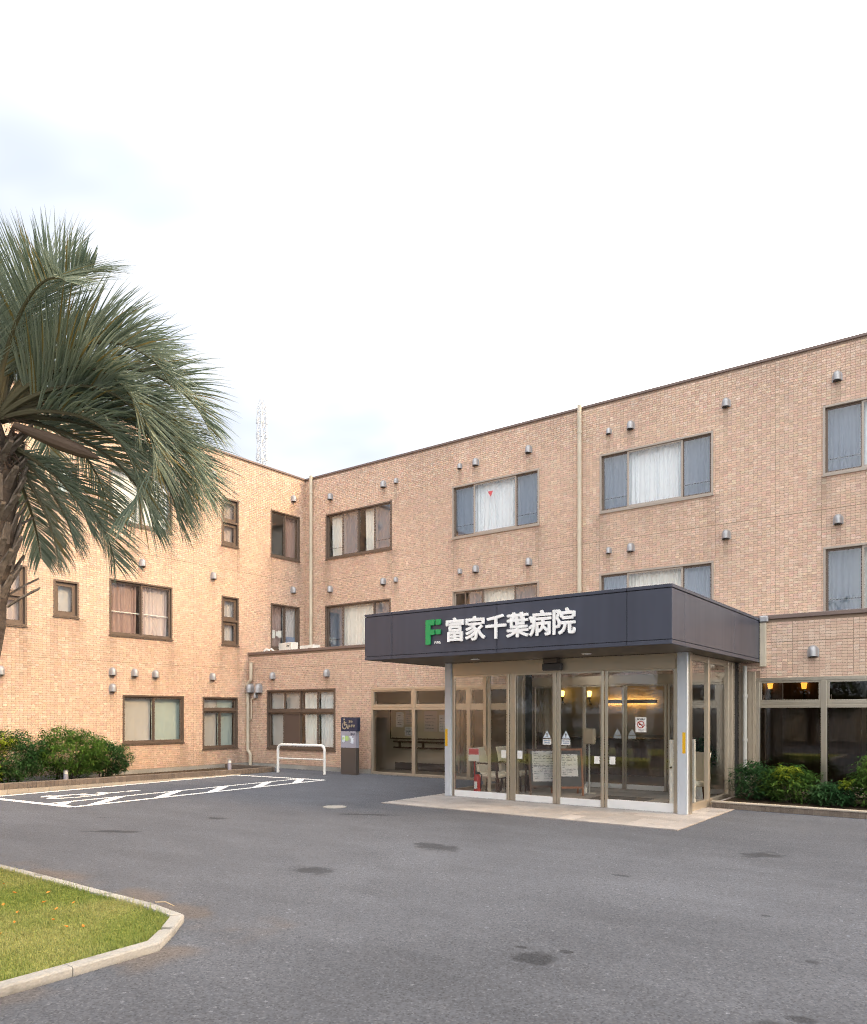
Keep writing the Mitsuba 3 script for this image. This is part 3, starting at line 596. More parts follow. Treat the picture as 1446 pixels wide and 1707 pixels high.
for i in near:
    ti = int(np.argmin(((tone / tone.sum(1, keepdims=True) - C[i] / C[i].sum()) ** 2).sum(1) * 6 + ((tone - C[i]) ** 2).sum(1)))
    w, hgt_ = round(R[i, 1] - R[i, 0], 3), round(R[i, 3] - R[i, 2], 3)
    if (w, hgt_, ti) not in tile_dict:
        v, f = tile_mesh(np.array([[0, w, 0, hgt_]]))
        tile_dict[w, hgt_, ti] = mikit.ply((PLANES['A'](v) - [0, YA, 0], f), f'm_tile_{ti}')
    scene[num(f'{WALL_M}__tile')] = {**tile_dict[w, hgt_, ti], 'to_world': T().translate([R[i, 0], YA, R[i, 2]])}
vm, fm = tile_mesh(fields['M'][0])
va, fa = tile_mesh(R[~single])
allv = np.vstack([PLANES['M'](vm), PLANES['A'](va)])
allc = np.repeat(np.vstack([fields['M'][1], C[~single]]), 12, 0)
put(f'{WALL_M}__tiling', (allv, np.vstack([fm, fa + len(vm)])), 'm_tile', color=np.clip(allc, .02, .9), kind='stuff')
vl, fl = tile_mesh(fields['L'][0])
put(f'{WALL_L}__tiling', (PLANES['L'](vl), fl), 'm_tile', color=np.clip(np.repeat(fields['L'][1], 12, 0), .02, .9), kind='stuff')
# corner cover strips, plinths, copings, storey bands
put(f'{BLD}__plinth', on('A', lb(lb(MB(), -.0, 5.35, -.1, .125, -.2, .015), 15.5, 15.85, -.1, .2, -.2, .012)), 'm_concrete')
put(f'{WNG}__plinth', on('L', lb(MB(), -24, YA - .016, -.1, .125, -.2, .02)), 'm_concrete')
cop = on('M', lb(MB(), -.02, 24.05, 10.05, 10.115, -.26, .035, .008))
put(f'{BLD}__coping', cop, 'm_coping')
put(f'{BLD}__coping', on('A', lb(MB(), -.0, 24, 3.66, 3.745, -.26, .055, .008)), 'm_coping')
put(f'{WNG}__coping', on('L', lb(MB(), -24.05, -.037, 10.05, 10.115, -.26, .035, .008)), 'm_coping')
sh = MB()
sh.box((0.2, 9.9, 0), (24, 10.1, 9.98)).box((23.8, -2.3, 0), (24, 9.9, 9.98)).box((.0, .2, 9.5), (23.8, 9.9, 9.7)).box((.0, YA + .2, 3.42), (23.8, .2, 3.56)).box((.05, .2, 3.3), (23.8, 9.9, 3.52)).box((.05, .2, 6.3), (23.8, 9.9, 6.7))
for x in (5.2, 10.4, 15.6):
    sh.box((x, .2, 3.52), (x + .12, 9.9, 9.5))
sh.box((.02, 4.0, 3.52), (23.8, 4.1, 9.5))
put(f'{BLD}__shell', sh, 'm_room')
sl = MB()
sl.box((-8.2, -24, 0), (-8, 9, 9.98)).box((-8, 8.8, 0), (-.2, 9, 9.98)).box((-8, -24, 0), (-.2, -23.8, 9.98)).box((-8, -23.8, 9.5), (-.2, 8.8, 9.7)).box((-8, -23.8, 3.2), (-.2, 8.8, 3.5)).box((-8, -23.8, 6.35), (-.2, 8.8, 6.7)).box((-4.1, -23.8, 0), (-4, 8.8, 9.5))
for y in (-9.4, -8.0, -4.85, -2.4):
    sl.box((-4, y, 0), (-.2, y + .1, 9.5))
put(f'{WNG}__shell', sl, 'm_room')
# vent hoods
def hood(s):
    s *= .86
    r, d = .105 * s, .17 * s
    pts = []
    for z, k in ((-.13, 1.0), (-.02, 1.0), (.04, .94), (.085, .78), (.115, .52), (.13, .12)):
        for a in np.linspace(0, PI, 15):
            pts.append((r * k ** .8 * math.cos(a), z * s, d * k * math.sin(a) ** .8))
    body = MB().hull(pts)
    body.prism(unary_union([Point(0, .0).buffer(.122 * s), sbox(-.122 * s, -.14 * s, .122 * s, 0)]), 0, .012)
    return body


for plane, owner in (('L', WNG), ('M', BLD), ('A', BLD)):
    for u, z, s in hoods[plane]:
        h = hood(s)
        h.v = [v + [u, z, .008] for v in h.v]
        k = put(f'{owner}__vent_hood', on(plane, h), 'm_hood', smooth=35)
        ud = MB().box((u - .075 * s, z - .134 * s, .02), (u + .075 * s, z - .1312 * s, .12 * s))
        put(f'{k}__mesh_screen', on(plane, ud), 'm_black')
# rain pipes
def pipe(owner, plane, pts, r, m='m_pipe', clips=(), n=12):
    k = put(f'{owner}__rain_pipe', on(plane, MB().tube(pts, r, n)), m, smooth=40)
    for u, v in clips:
        c = MB().lathe([(r, -.03), (r + .012, -.03), (r + .012, .03), (r, .03)], n=n)
        c.v = [np.stack([q[:, 0] + u, q[:, 2] + v, q[:, 1] + pts[0][2]], 1)[:, [0, 1, 2]] for q in c.v]
        c.f = [f[:, ::-1] for f in c.f]
        c.box((u - .012, v - .012, .0), (u + .012, v + .012, pts[0][2] - r))
        put(f'{k}__bracket', on(plane, c), m, smooth=40)


pipe(BLD, 'M', [(.37, 10.14, .09), (.37, 3.5, .09)], .058, clips=[(.37, z) for z in (9.55, 8.1, 6.95, 5.2, 4.6)])
pipe(BLD, 'M', [(10.72, 10.14, .09), (10.72, 3.5, .09)], .058, clips=[(10.72, z) for z in (9.4, 8.2, 6.75, 5.1)])
bend = lambda a, b, c, r=.07, k=5: [tuple((1 - t) ** 2 * (np.array(b) + (np.array(a) - b) / np.linalg.norm(np.array(a) - b) * r) + 2 * t * (1 - t) * np.array(b) + t * t * (np.array(b) + (np.array(c) - b) / np.linalg.norm(np.array(c) - b) * r)) for t in np.linspace(0, 1, k)]
P = [(.23, 3.40, .10), (.23, 2.84, .10), (.075, 2.72, .10), (.075, .52, .10), (.20, .42, .10), (.20, -.02, .10)]
pipe(BLD, 'A', [P[0], *[q for i in range(1, 5) for q in bend(P[i - 1], P[i], P[i + 1], .05)], P[5]], .055, clips=[(.075, 2.5), (.075, 1.6), (.075, .8)])
P = [(.30, 2.22, .06), (.20, 2.22, .06), (.20, 1.55, .06), (.13, 1.55, .06)]
pipe(BLD, 'A', [P[0], *bend(*P[0:3], .04), *bend(*P[1:4], .04), P[3]], .022, n=8)

# ------------------------------------------------------------------ windows
def bars_frame(mb, u0, u1, v0, v1, w, d0, d1, c=.004, wb=None):
    wb = wb or w
    lb(mb, u0, u1, v1 - w, v1, d0, d1, c); lb(mb, u0, u1, v0, v0 + wb, d0, d1, c)
    lb(mb, u0, u0 + w, v0 + wb, v1 - w, d0, d1, c); lb(mb, u1 - w, u1, v0 + wb, v1 - w, d0, d1, c)
    return mb


def pane(key, plane, u0, u1, v0, v1, d, m):
    q = np.array([[u0, v0, d], [u1, v0, d], [u1, v1, d], [u0, v1, d]])
    put(key, (PLANES[plane](q), np.array([[0, 1, 2], [0, 2, 3]])), m)


def window(owner, plane, rect, cols, glass, frame='m_bronze', transom=None, tcols=None, tglass=None, guard=(), sash=.045, fw=.05, dark=()):
    """A framed window with its sashes and panes; cols are the widths of its lights, from low u to high u."""
    u0, u1, v0, v1 = rect
    w = num(f'{owner}__window')
    mb = bars_frame(MB(), u0 - .012, u1 + .012, v0 - .012, v1 + .012, fw, -.10, .030)
    vt = v1 - fw
    rows = []
    iu0, iu1, iv0 = u0 + fw - .012, u1 - fw + .012, v0 + fw - .012
    iv1 = v1 - fw + .012
    if transom:
        lb(mb, iu0, iu1, transom - .035, transom + .035, -.09, .026, .004)
        rows.append((iv0, transom - .035, cols, glass))
        tc = tcols or cols
        rows.append((transom + .035, iv1, tc, tglass or glass))
    else:
        rows.append((iv0, iv1, cols, glass))
    for r, (a, b, cc, gg) in enumerate(rows):
        edges = iu0 + (iu1 - iu0) * np.concatenate([[0], np.cumsum(cc) / sum(cc)])
        for i in range(len(cc)):
            x0, x1 = edges[i], edges[i + 1]
            off = -.045 if (i % 2 == 0) else -.012
            s = bars_frame(MB(), x0 + (.0 if i == 0 else -.012), x1 + (.0 if i == len(cc) - 1 else .012), a, b, sash, off - .03, off, .003)
            put(f'{w}__sash', on(plane, s), 'm_bronze' if i in dark else frame)
            gk = gg[i] if isinstance(gg, (list, tuple)) else gg
            if gk == 'solid':
                put(f'{w}__infill_panel', on(plane, lb(MB(), x0 + .02, x1 - .02, a + .02, b - .02, off - .022, off - .012)), 'm_blind_brown')
            else:
                pane(f'{w}__pane', plane, x0 + .02, x1 - .02, a + .02, b - .02, off - .015, gk)
            if i in guard and r == 0:
                put(f'{w}__guard_rail', on(plane, MB().tube([(x0 + .03, a + (b - a) * .22, off - .07), (x1 - .03, a + (b - a) * .22, off - .07)], .010, 6)), 'm_darkgrey')
    put(f'{w}__frame', on(plane, mb), frame)
    sl = MB()
    sl.hull([(u, v, d) for u in (u0 - .03, u1 + .03) for v, d in ((v0 - .045, .0), (v0 - .045, .05), (v0 - .018, .05), (v0 - .013, .0))])
    put(f'{w}__sill', on(plane, sl), frame)
    return w


crng = np.random.default_rng(21)


def curtain(plane, u0, u1, v0, v1, m, label, d=-.20, pitch=.11, amp=.028, flat=False, name='curtain', group=None):
    n = max(8, int((u1 - u0) / pitch * 8))
    u = np.linspace(u0, u1, n)
    ph = np.cumsum(1 + .35 * (crng.random(n) - .5)) * (2 * PI / 8)
    vv = np.array([v1, v1 - .12, (v0 + v1) / 2, v0 + .25, v0])
    V = []
    for k, v in enumerate(vv):
        a = (0 if flat else amp) * (1 + .15 * k)
        V.append(np.stack([u + .012 * k * np.sin(ph * .31 + 1), np.full(n, v), d + a * np.sin(ph) * (.7 + .3 * np.sin(ph * .13 + k * .3)) + .01 * np.sin(ph * .21 + k)], 1))
    V = np.vstack(V)
    F = [[k * n + i + n, k * n + i + 1 + n, k * n + i + 1, k * n + i] for k in range(len(vv) - 1) for i in range(n - 1)]
    return put(name, on(plane, MB().add(V, F)), m, smooth=True, label=label, category='blind' if flat else 'curtain', group=group)


GT, GS, GG = 'm_glass_tint', 'm_glass_soft', 'm_glass'
# main block
window(BLD, 'M', MW['m31'], [1, 1, 1, 1], [GG, GT, GG, GT], guard=(0, 3))
window(BLD, 'M', MW['m21'], [.26, .5, .24], [GT, GG, GT], guard=(0,))
for k in ('m32', 'm33', 'm34'):
    window(BLD, 'M', MW[k], [.25, .5, .25], [GT, GS, GT], frame='m_bronze_light', guard=(0, 2), dark=(0, 2))
window(BLD, 'M', MW['m22'], [.14, .22, .38, .26], [GG, GT, GG, GT], frame='m_bronze_light', dark=(1, 3))
for k in ('m23', 'm24'):
    window(BLD, 'M', MW[k], [.25, .5, .25], [GT, GG, GT], frame='m_bronze_light', guard=(0, 2), dark=(0, 2))
curtain('M', 1.16, 2.45, 7.1, 8.7, 'm_curtain_white', 'white pleated curtain on the left in the four-light third-floor window by the inner corner')
curtain('M', 2.72, 4.0, 7.1, 8.7, 'm_curtain_white', 'white pleated curtain on the right in the four-light third-floor window by the inner corner')
third = {'m32': 'third-floor window with the red triangle', 'm33': 'third-floor window directly right of the long downpipe', 'm34': 'third-floor window cut by the right edge'}
for k, t in third.items():
    u0, u1, z0, z1 = MW[k]
    curtain('M', u0 + .03, u1 - .03, z0, z1 + .05, 'm_curtain_net', f'pale pleated curtain across the {t}', pitch=.085, amp=.02)
second = {'m21': 'second-floor window nearest the inner corner', 'm22': 'second-floor window with four lights above the porch sign', 'm23': 'second-floor window half hidden by the porch canopy corner', 'm24': 'second-floor window cut by the right edge'}
for k, t in second.items():
    u0, u1, z0, z1 = MW[k]
    curtain('M', u0 + (.03 if k != 'm22' else .5), u1 - .03, z0, z1 + .05, 'm_curtain_white', f'white pleated curtain across the {t}')
tri = MB().prism(Polygon([(0, 0), (.095, .17), (-.095, .17)]), 0, .002)
tri.v = [v + [7.79, 8.17, -.024] for v in tri.v]
put('triangle_sticker', on('M', tri), 'm_red_soft', label='red downward triangle sticker on the middle third-floor window', category='sticker')

# the wing
for k, tint in (('l31', GG), ('l21', GS), ('l27', GS), ('l37', GS)):
    u0, u1, z0, z1 = LW[k]
    window(WNG, 'L', LW[k], [1], [tint], transom=(z0 + z1) / 2, tglass=[tint], sash=.10)
for k in ('l26', 'l36'):
    window(WNG, 'L', LW[k], [1], [GS], sash=.10)
window(WNG, 'L', LW['l32'], [1, 1], [GS, GG])
window(WNG, 'L', LW['l22'], [1, 1], [GG, GS])
window(WNG, 'L', LW['l25'], [1, 1], [GG, GS])
window(WNG, 'L', LW['l35'], [1, 1], [GG, GS])
window(WNG, 'L', LW['l11'], [1, 1], [GG, GG])
window(WNG, 'L', LW['l12'], [1, 1], [GG, GG], transom=1.84, tcols=[1], tglass=[GG])
wc = lambda k, a, b, m, t, **kw: curtain('L', LW[k][0] + (LW[k][1] - LW[k][0]) * a, LW[k][0] + (LW[k][1] - LW[k][0]) * b, LW[k][2], LW[k][3] + .04, m, t, **kw)
wc('l31', 0, 1, 'm_curtain_pale_mauve', 'greyish curtain in the narrow third-floor window of the wing')
wc('l21', 0, 1, 'm_blind_grey', 'grey curtain in the narrow second-floor window of the wing, above the first-floor pair')
wc('l27', 0, 1, 'm_curtain_pale_mauve', 'dull curtain in the narrow second-floor window at the left picture edge')
wc('l37', 0, 1, 'm_curtain_pale_mauve', 'dull curtain in the third-floor window behind the palm trunk')
wc('l32', .55, 1, 'm_curtain_mauve', 'mauve curtain drawn to one side of the third-floor corner window with a lit lamp')
wc('l22', 0, .5, 'm_curtain_mauve', 'mauve curtain behind the white paper in the second-floor corner window')
wc('l22', .5, 1, 'm_blind_grey', 'grey curtain behind the blue poster in the second-floor corner window')
wc('l25', 0, .49, 'm_curtain_mauve', 'mauve curtain in the left half of the wide second-floor wing window')
wc('l25', .51, 1, 'm_curtain_pale_mauve', 'paler mauve curtain in the right half of the wide second-floor wing window')
wc('l35', 0, 1, 'm_curtain_white', 'white curtain in the third-floor wing window hidden by palm fronds')
wc('l26', .1, .9, 'm_blind_grey', 'grey blind in the small square second-floor wing window', flat=True, name='blind')
wc('l36', .1, .9, 'm_blind_teal', 'pale blind in the small square third-floor window behind the palm', flat=True, name='blind')
wc('l11', 0, .5, 'm_blind_grey', 'grey blind in the left half of the wide ground-floor wing window', flat=True, name='blind')
wc('l11', .5, 1, 'm_blind_teal', 'teal blind in the right half of the wide ground-floor wing window', flat=True, name='blind')
curtain('L', -4.33, -3.70, .68, 2.22, 'm_blind_grey', 'grey blind in the left half of the ground-floor window beside the rain pipe', flat=True, name='blind')
curtain('L', -3.70, -3.08, .68, 2.22, 'm_blind_teal', 'teal blind in the right half of the ground-floor window beside the rain pipe', flat=True, name='blind')
put('handrail', on('L', MB().tube([(-7.42, 4.62, -.14), (-5.52, 4.62, -.14)], .018, 8)), 'm_white', smooth=40, label='white handrail across the wide second-floor wing window', category='rail')
put('room_lamp', on('L', MB().box((-1.5, 8.50, -1.30), (-.5, 8.56, -1.2))), 'm_white', emit=(1.6, 1.5, 1.2), label='lit fluorescent lamp seen inside the third-floor corner window', category='lamp')
pp = MB()
for (a, b, c, e, z) in ((-1.52, 4.32, .16, .28, 0), (-1.33, 4.40, .15, .16, .003), (-1.22, 4.36, .15, .24, .001)):
    lb(pp, a, a + c, b, b + e, -.075 + z, -.073 + z)
put('paper_sheets', on('L', pp), 'm_white', label='white paper taped inside the second-floor corner window', category='paper')
put('blue_poster', on('L', lb(MB(), -.86, -.44, 4.05, 4.42, -.09, -.087)), 'm_blue_note', label='small blue poster taped inside the second-floor corner window', category='poster')

# the annex, left of the porch
window(BLD, 'A', AW['a1'], [.235, .255, .26, .25], [GG, 'solid', GG, GG], transom=1.80, tcols=[1, 1, 1, 1], tglass=[GG] * 4, sash=.055)
curtain('A', .96, 1.62, .66, 2.45, 'm_blind_grey', 'grey blind in the left light of the ground-floor annex window', flat=True, name='blind', d=-.16)
curtain('A', 1.62, 2.36, 1.8, 2.45, 'm_blind_grey', 'grey blind in the second upper light of the ground-floor annex window', flat=True, name='blind', d=-.16)
curtain('A', 2.5, 3.12, .66, 2.45, 'm_curtain_white', 'white curtain in the third light of the ground-floor annex window', d=-.16)
curtain('A', 3.2, 3.92, .66, 2.45, 'm_curtain_net', 'pale curtain in the rightmost light of the ground-floor annex window', d=-.16)


def storefront(plane, rect, mull, owner, frame, zt, glass, tglass, base=.0):
    u0, u1, v0, v1 = rect
    w = num(f'{owner}__storefront')
    mb = bars_frame(MB(), u0, u1, v0, v1, .07, -.11, .02, .004, wb=max(base, .05))
    edges = [u0 + .07, *mull, u1 - .07]
    for m in mull:
        lb(mb, m - .055, m + .055, v0 + .05, v1 - .07, -.112, .022, .004)
    for i in range(len(edges) - 1):
        a = edges[i] + (0 if i == 0 else .055)
        b = edges[i + 1] - (0 if i == len(edges) - 2 else .055)
        lb(mb, a, b, zt - .065, zt - .006, -.10, .015, .004); lb(mb, a, b, zt + .006, zt + .06, -.10, .012, .004)
        lb(mb, a, b, zt - .006, zt + .006, -.09, .0)
        put(f'{w}__transom_frame', on(plane, bars_frame(MB(), a, b, zt + .06, v1 - .07, .04, -.07, .006, .003)), frame)
        pane(f'{w}__pane', plane, a + .03, b - .03, zt + .09, v1 - .10, -.03, tglass)
        pane(f'{w}__pane', plane, a - .01, b + .01, v0 + max(base, .05) - .01, zt - .055, -.04, glass)
        h = lb(MB(), a + .055, a + .065, zt + .10, zt + .20, -.09, -.075)
        put(f'{w}__handle', on(plane, h), 'm_white')
    put(f'{w}__frame', on(plane, mb), frame)
    return w


mat('m_champagne', (.50, .43, .34), 0.33, metal=0.55)
storefront('A', AW['a2'], [6.92, 8.75], BLD, 'm_champagne', 1.90, 'm_glass_smoke', 'm_glass_smoke', base=.07)
storefront('A', AW['a3'], [17.13, 18.7], BLD, 'm_steel', 1.92, 'm_glass_dark', 'm_glass_dark', base=.07)
clad = MB()
for a, b, d in ((15.50, 15.60, .03), (15.605, 15.70, .05), (15.705, 15.80, .035), (15.805, 15.866, .05)):
    lb(clad, a, b, 0.0, 2.6, -.05, d, .004)
put(f'{BLD}__cladding', on('A', clad), 'm_champagne')
pipe(BLD, 'A', [(15.69, 2.72, .16), (15.69, .05, .16)], .042, m='m_pipe_grey', clips=[(15.69, 2.1), (15.69, 1.2), (15.69, .45)])

# ------------------------------------------------------------------ the porch
POR = thing('entrance_porch', 'glazed steel entrance porch under a wide dark flat canopy', 'porch')
# canopy: fascia panels with joints, top and bottom trims, soffit
CX0, CX1, CY0, CZ0, CZ1 = 9.83, 15.95, -7.85, 2.79, 3.69
can = num(f'{POR}__canopy')
core = MB().box((CX0 + .03, CY0 + .03, CZ0 + .02), (CX1 - .03, YA - .02, CZ1 - .02))
scene[can] = mikit.ply(core.arrays(), 'm_black')
seams = [CX0, 10.52, 12.88, 15.24, CX1]
for a, b in zip(seams[:-1], seams[1:]):
    g0, g1 = (0 if a == CX0 else .006), (0 if b == CX1 else .006)
    for z0, z1, pr_ in ((CZ0, CZ0 + .062, .0), (CZ0 + .072, CZ1 - .062, .004), (CZ1 - .052, CZ1, -.006)):
        put(f'{can}__panel', MB().box((a + g0, CY0 + pr_, z0), (b - g1, CY0 + .028, z1), .003), 'm_fascia')
sy = [CY0 + .029, -7.25, -4.45, YA - .01]
for x0, x1, s in ((CX1 - .028, CX1, 1), (CX0, CX0 + .028, -1)):
    for a, b in zip(sy[:-1], sy[1:]):
        for z0, z1, pr_ in ((CZ0, CZ0 + .062, .0), (CZ0 + .072, CZ1 - .062, .004), (CZ1 - .052, CZ1, -.006)):
            xa, xb = (x0, x1 - pr_) if s > 0 else (x0 + pr_, x1)
            put(f'{can}__panel', MB().box((xa, a + (0 if a < -7.8 else .006), z0), (xb, b - (0 if b > -2.6 else .006), z1), .003), 'm_fascia')
put(f'{can}__soffit', MB().box((CX0 + .028, CY0 + .028, CZ0 + .004), (CX1 - .028, YA - .01, CZ0 + .019)), 'm_soffit')
put(f'{can}__roof_sheet', MB().box((CX0 + .03, CY0 + .03, CZ1 - .019), (CX1 - .03, YA - .02, CZ1 - .004)), 'm_darkgrey')
for x in (11.75, 14.08):
    put(f'{can}__downlight', MB().lathe([(.0, -.006), (.075, -.006), (.082, -.010), (.085, 0), (.085, .004)], (x, -6.81, CZ0 + .002), 20), 'm_white')
put(f'{can}__drain_box', MB().box((15.955, -2.64, 2.70), (16.075, -2.565, 3.60), .006), 'm_pipe')
put(f'{can}__drain_head', MB().box((15.952, -2.68, 3.602), (16.12, -2.566, 3.73), .02), 'm_hood')
# columns
for x0, x1, y0, y1 in ((15.44, 15.615, -6.12, -5.945), (10.515, 10.665, -6.10, -5.95)):
    k = put(f'{POR}__column', MB().box((x0, y0, .016), (x1, y1, CZ0 + .003), .006), 'm_column')
    put(f'{k}__yellow_tape', MB().box((x1 - .085 if x0 > 12 else x0 + .012, y0 - .0025, 1.06), (x1 - .03 if x0 > 12 else x0 + .075, y0 - .0005, 1.42)), 'm_yellow')
    put(f'{k}__edge_trim', MB().box((x0 - .03, y0 + .05, .016), (x0 - .001, y1, CZ0 + .003)).box((x1 + .001, y0 + .05, .016), (x1 + .03, y1, CZ0 + .003)), 'm_steel')
# header and front glazing (plane P at y = -6.05)
put(f'{POR}__header', on('P', lb(MB(), 10.70, 15.40, 2.53, 2.788, -.10, .02, .004)), 'm_champagne')


def rail_pane(owner, plane, u0, u1, v0, v1, st=(.045, .045), rail=.13, d=0.0, m='m_steel', glass='m_glass', railm='m_white_metal'):
    mb = MB()
    lb(mb, u0, u0 + st[0], v0, v1, d - .05, d, .004); lb(mb, u1 - st[1], u1, v0, v1, d - .05, d, .004)
    lb(mb, u0 + st[0], u1 - st[1], v1 - .035, v1, d - .045, d - .005, .003)
    put(f'{owner}__frame', on(plane, mb), m)
    put(f'{owner}__bottom_rail', on(plane, lb(MB(), u0 + st[0], u1 - st[1], v0, v0 + rail, d - .045, d - .006, .004)), railm)
    pane(f'{owner}__pane', plane, u0 + st[0] - .005, u1 - st[1] + .005, v0 + rail - .005, v1 - .03, d - .025, glass)


f1 = num(f'{POR}__side_light')
rail_pane(f1, 'P', 10.70, 12.04, .016, 2.53, st=(.03, .05))
put(f'{f1}__mullion', on('P', lb(MB(), 11.53, 11.60, .146, 2.495, -.06, -.03, .003)), 'm_champagne')
put(f'{POR}__post', on('P', lb(MB(), 12.045, 12.215, .016, 2.53, -.14, -.052, .004)), 'm_steel')
leaf = []
for a, b, st in ((12.16, 13.105, (.05, .075)), (13.115, 14.06, (.075, .05))):
    k = num(f'{POR}__sliding_door')
    leaf.append(k)
    rail_pane(k, 'P', a, b, .02, 2.53, st=st, d=-.012 + .03, m='m_steel')
f2 = num(f'{POR}__side_light')
rail_pane(f2, 'P', 14.065, 15.40, .016, 2.53, st=(.05, .06), rail=.16, d=-.04)
# stickers on the doors
def flat(poly, plane, u, v, d, th=.0015):
    mb = MB().prism(poly, 0, th)
    mb.v = [q + [u, v, d] for q in mb.v]
    return on(plane, mb)


for k, u in ((leaf[0], 12.90), (leaf[1], 13.30)):
    put(f'{k}__warning_sticker', flat(Polygon([(-.085, 0), (.085, 0), (0, .15)]), 'P', u, 1.27, -.004), 'm_map_pale')
    put(f'{k}__warning_sticker', flat(sbox(-.09, -.06, .09, .045), 'P', u, 1.205, -.004), 'm_white')
    put(f'{k}__sticker_text', flat(unary_union([sbox(-.075, .005, .075, .022), sbox(-.06, -.035, .06, -.015)]), 'P', u, 1.205, -.002), 'm_blue_note')
    put(f'{k}__sticker_text', flat(unary_union([sbox(-.012, .05, .012, .10), sbox(-.012, .025, .012, .04)]), 'P', u, 1.27, -.002), 'm_darkgrey')
for k, u in ((leaf[1], 13.93), (f2, 14.21)):
    put(f'{k}__white_sticker', flat(sbox(-.055, -.07, .055, .07), 'P', u, .885, -.055 if k == f2 else -.003), 'm_white')
put(f'{f1}__white_sticker', flat(sbox(-.055, -.08, .055, .08), 'P', 11.92, .93, -.02), 'm_white')
put(f'{leaf[0]}__white_sticker', flat(sbox(-.055, -.08, .055, .08), 'P', 12.30, .93, -.004), 'm_paper')
ns = put('no_smoking_notice', flat(sbox(0, 0, .20, .27), 'P', 14.645, 1.41, -.063), 'm_white', label='white no-smoking notice with a red ring on the right porch pane', category='notice')
rg = Point(0, 0).buffer(.068).difference(Point(0, 0).buffer(.052))
rg = unary_union([rg, LineString([(-.042, .042), (.042, -.042)]).buffer(.008)])
put(f'{ns}__ring', flat(rg, 'P', 14.745, 1.545, -.0612), 'm_red')
put(f'{ns}__cigarette', flat(sbox(-.035, -.008, .03, .008), 'P', 14.745, 1.545, -.0614), 'm_darkgrey')
put(f'{ns}__text', flat(unary_union([sbox(-.07 + .024 * i, 0, -.054 + .024 * i, .024) for i in range(6)] + [sbox(-.05, -.185, .05, -.175)]), 'P', 14.745, 1.63, -.0612), 'm_darkgrey')
# right and left glazed sides
for plane, sgn, xo in (('S', 1, 'right'), ('W', -1, 'left')):
    k = num(f'{POR}__side_wall')
    mb = MB()
    d0, d1 = (-.09, -.01) if sgn > 0 else (.01, .09)
    for a, b in ((-4.73, -4.61), (-3.40, -3.28), (-3.08, -2.96)):
        lb(mb, a, b, .012, CZ0, d0, d1, .004)
    for a, b in ((-5.90, -4.735), (-4.605, -3.405)):
        lb(mb, a, b, .012, .15, d0 + .01, d1 - .01, .004); lb(mb, a, b, 2.68, CZ0, d0 + .01, d1 - .01, .004)
        pane(f'{k}__pane', plane, a - .01, b + .01, .145, 2.69, (d0 + d1) / 2, 'm_glass')
    lb(mb, -3.275, -3.085, .012, CZ0, d0 + .02, d1 - .02)
    put(f'{k}__frame', on(plane, mb), 'm_champagne')
    put(f'{k}__dark_panel', on(plane, lb(MB(), -2.955, YA - .052, .012, CZ0, d0 + .01, d1 - .01)), 'm_black')
# automatic door sensor box under the header
put(f'{POR}__door_sensor', on('P', lb(MB(), 12.86, 13.26, 2.56, 2.70, .021, .14, .02)), 'm_darkgrey')
put(f'{POR}__door_sensor', on('P', lb(MB(), 12.92, 13.20, 2.70, 2.79, .021, .20, .01)), 'm_soffit')
# inner doors in the annex wall
inn = num(f'{POR}__inner_front')
mb = lb(MB(), 10.62, 15.50, 2.40, 2.62, -.14, .0, .004)
put(f'{inn}__header', on('A', mb), 'm_champagne')
iu = [10.64, 12.0, 13.01, 13.99, 15.48]
for i in range(4):
    k = num(f'{POR}__inner_door' if i in (1, 2) else f'{POR}__inner_side_light')
    rail_pane(k, 'A', iu[i] + .004, iu[i + 1] - .004, .016, 2.40, st=(.05, .05), d=(-.02 if i in (1, 2) else -.08), rail=.11)
    if i in (1, 2):
        u = 12.84 if i == 1 else 13.19
        put(f'{k}__warning_sticker', flat(unary_union([Polygon([(-.085, .05), (.085, .05), (0, .2)]), sbox(-.09, -.03, .09, .035)]), 'A', u, 1.2, -.04), 'm_map_pale')

# name sign on the canopy fascia (plane C at y = -7.85)
SGN = thing('hospital_sign', 'raised white characters and green logo on the dark canopy front', 'sign')
em = .442
for i, ch in enumerate('富家千葉病院'):
    g = affinity.scale(glyph(ch), em / 100, em / 100, origin=(0, 0)).buffer(.0015)
    mb = MB().prism(g, 0, .028)
    mb.v = [v + [11.80 + i * .4315, 3.125, .016] for v in mb.v]
    put(f'{SGN}__letter', on('C', mb), 'm_letter')


def rsq(x0, y0, x1, y1, r=.018):
    return sbox(x0 + r, y0 + r, x1 - r, y1 - r).buffer(r)


logo = unary_union([rsq(0, 0, .108, .455), rsq(.0, .352, .20, .455), rsq(.0, .175, .20, .27)])
lg = num(f'{SGN}__logo')
for j, g in enumerate((logo, rsq(.232, .352, .338, .455), rsq(.232, .178, .338, .27))):
    mb = MB().prism(g, 0, .03)
    mb.v = [v + [11.365, 3.012, .014] for v in mb.v]
    put(f'{lg}__piece', on('C', mb), 'm_green_logo')
tm = meshkit.text_mesh('FUKE', .042, .008, bold=True)
w = tm.vertices[:, 0].max()
tx = MB().add(tm.vertices * [.145 / w, 1, 1] + [11.545, 3.025, .006], tm.faces)
put(f'{SGN}__small_lettering', on('C', tx), 'm_letter')

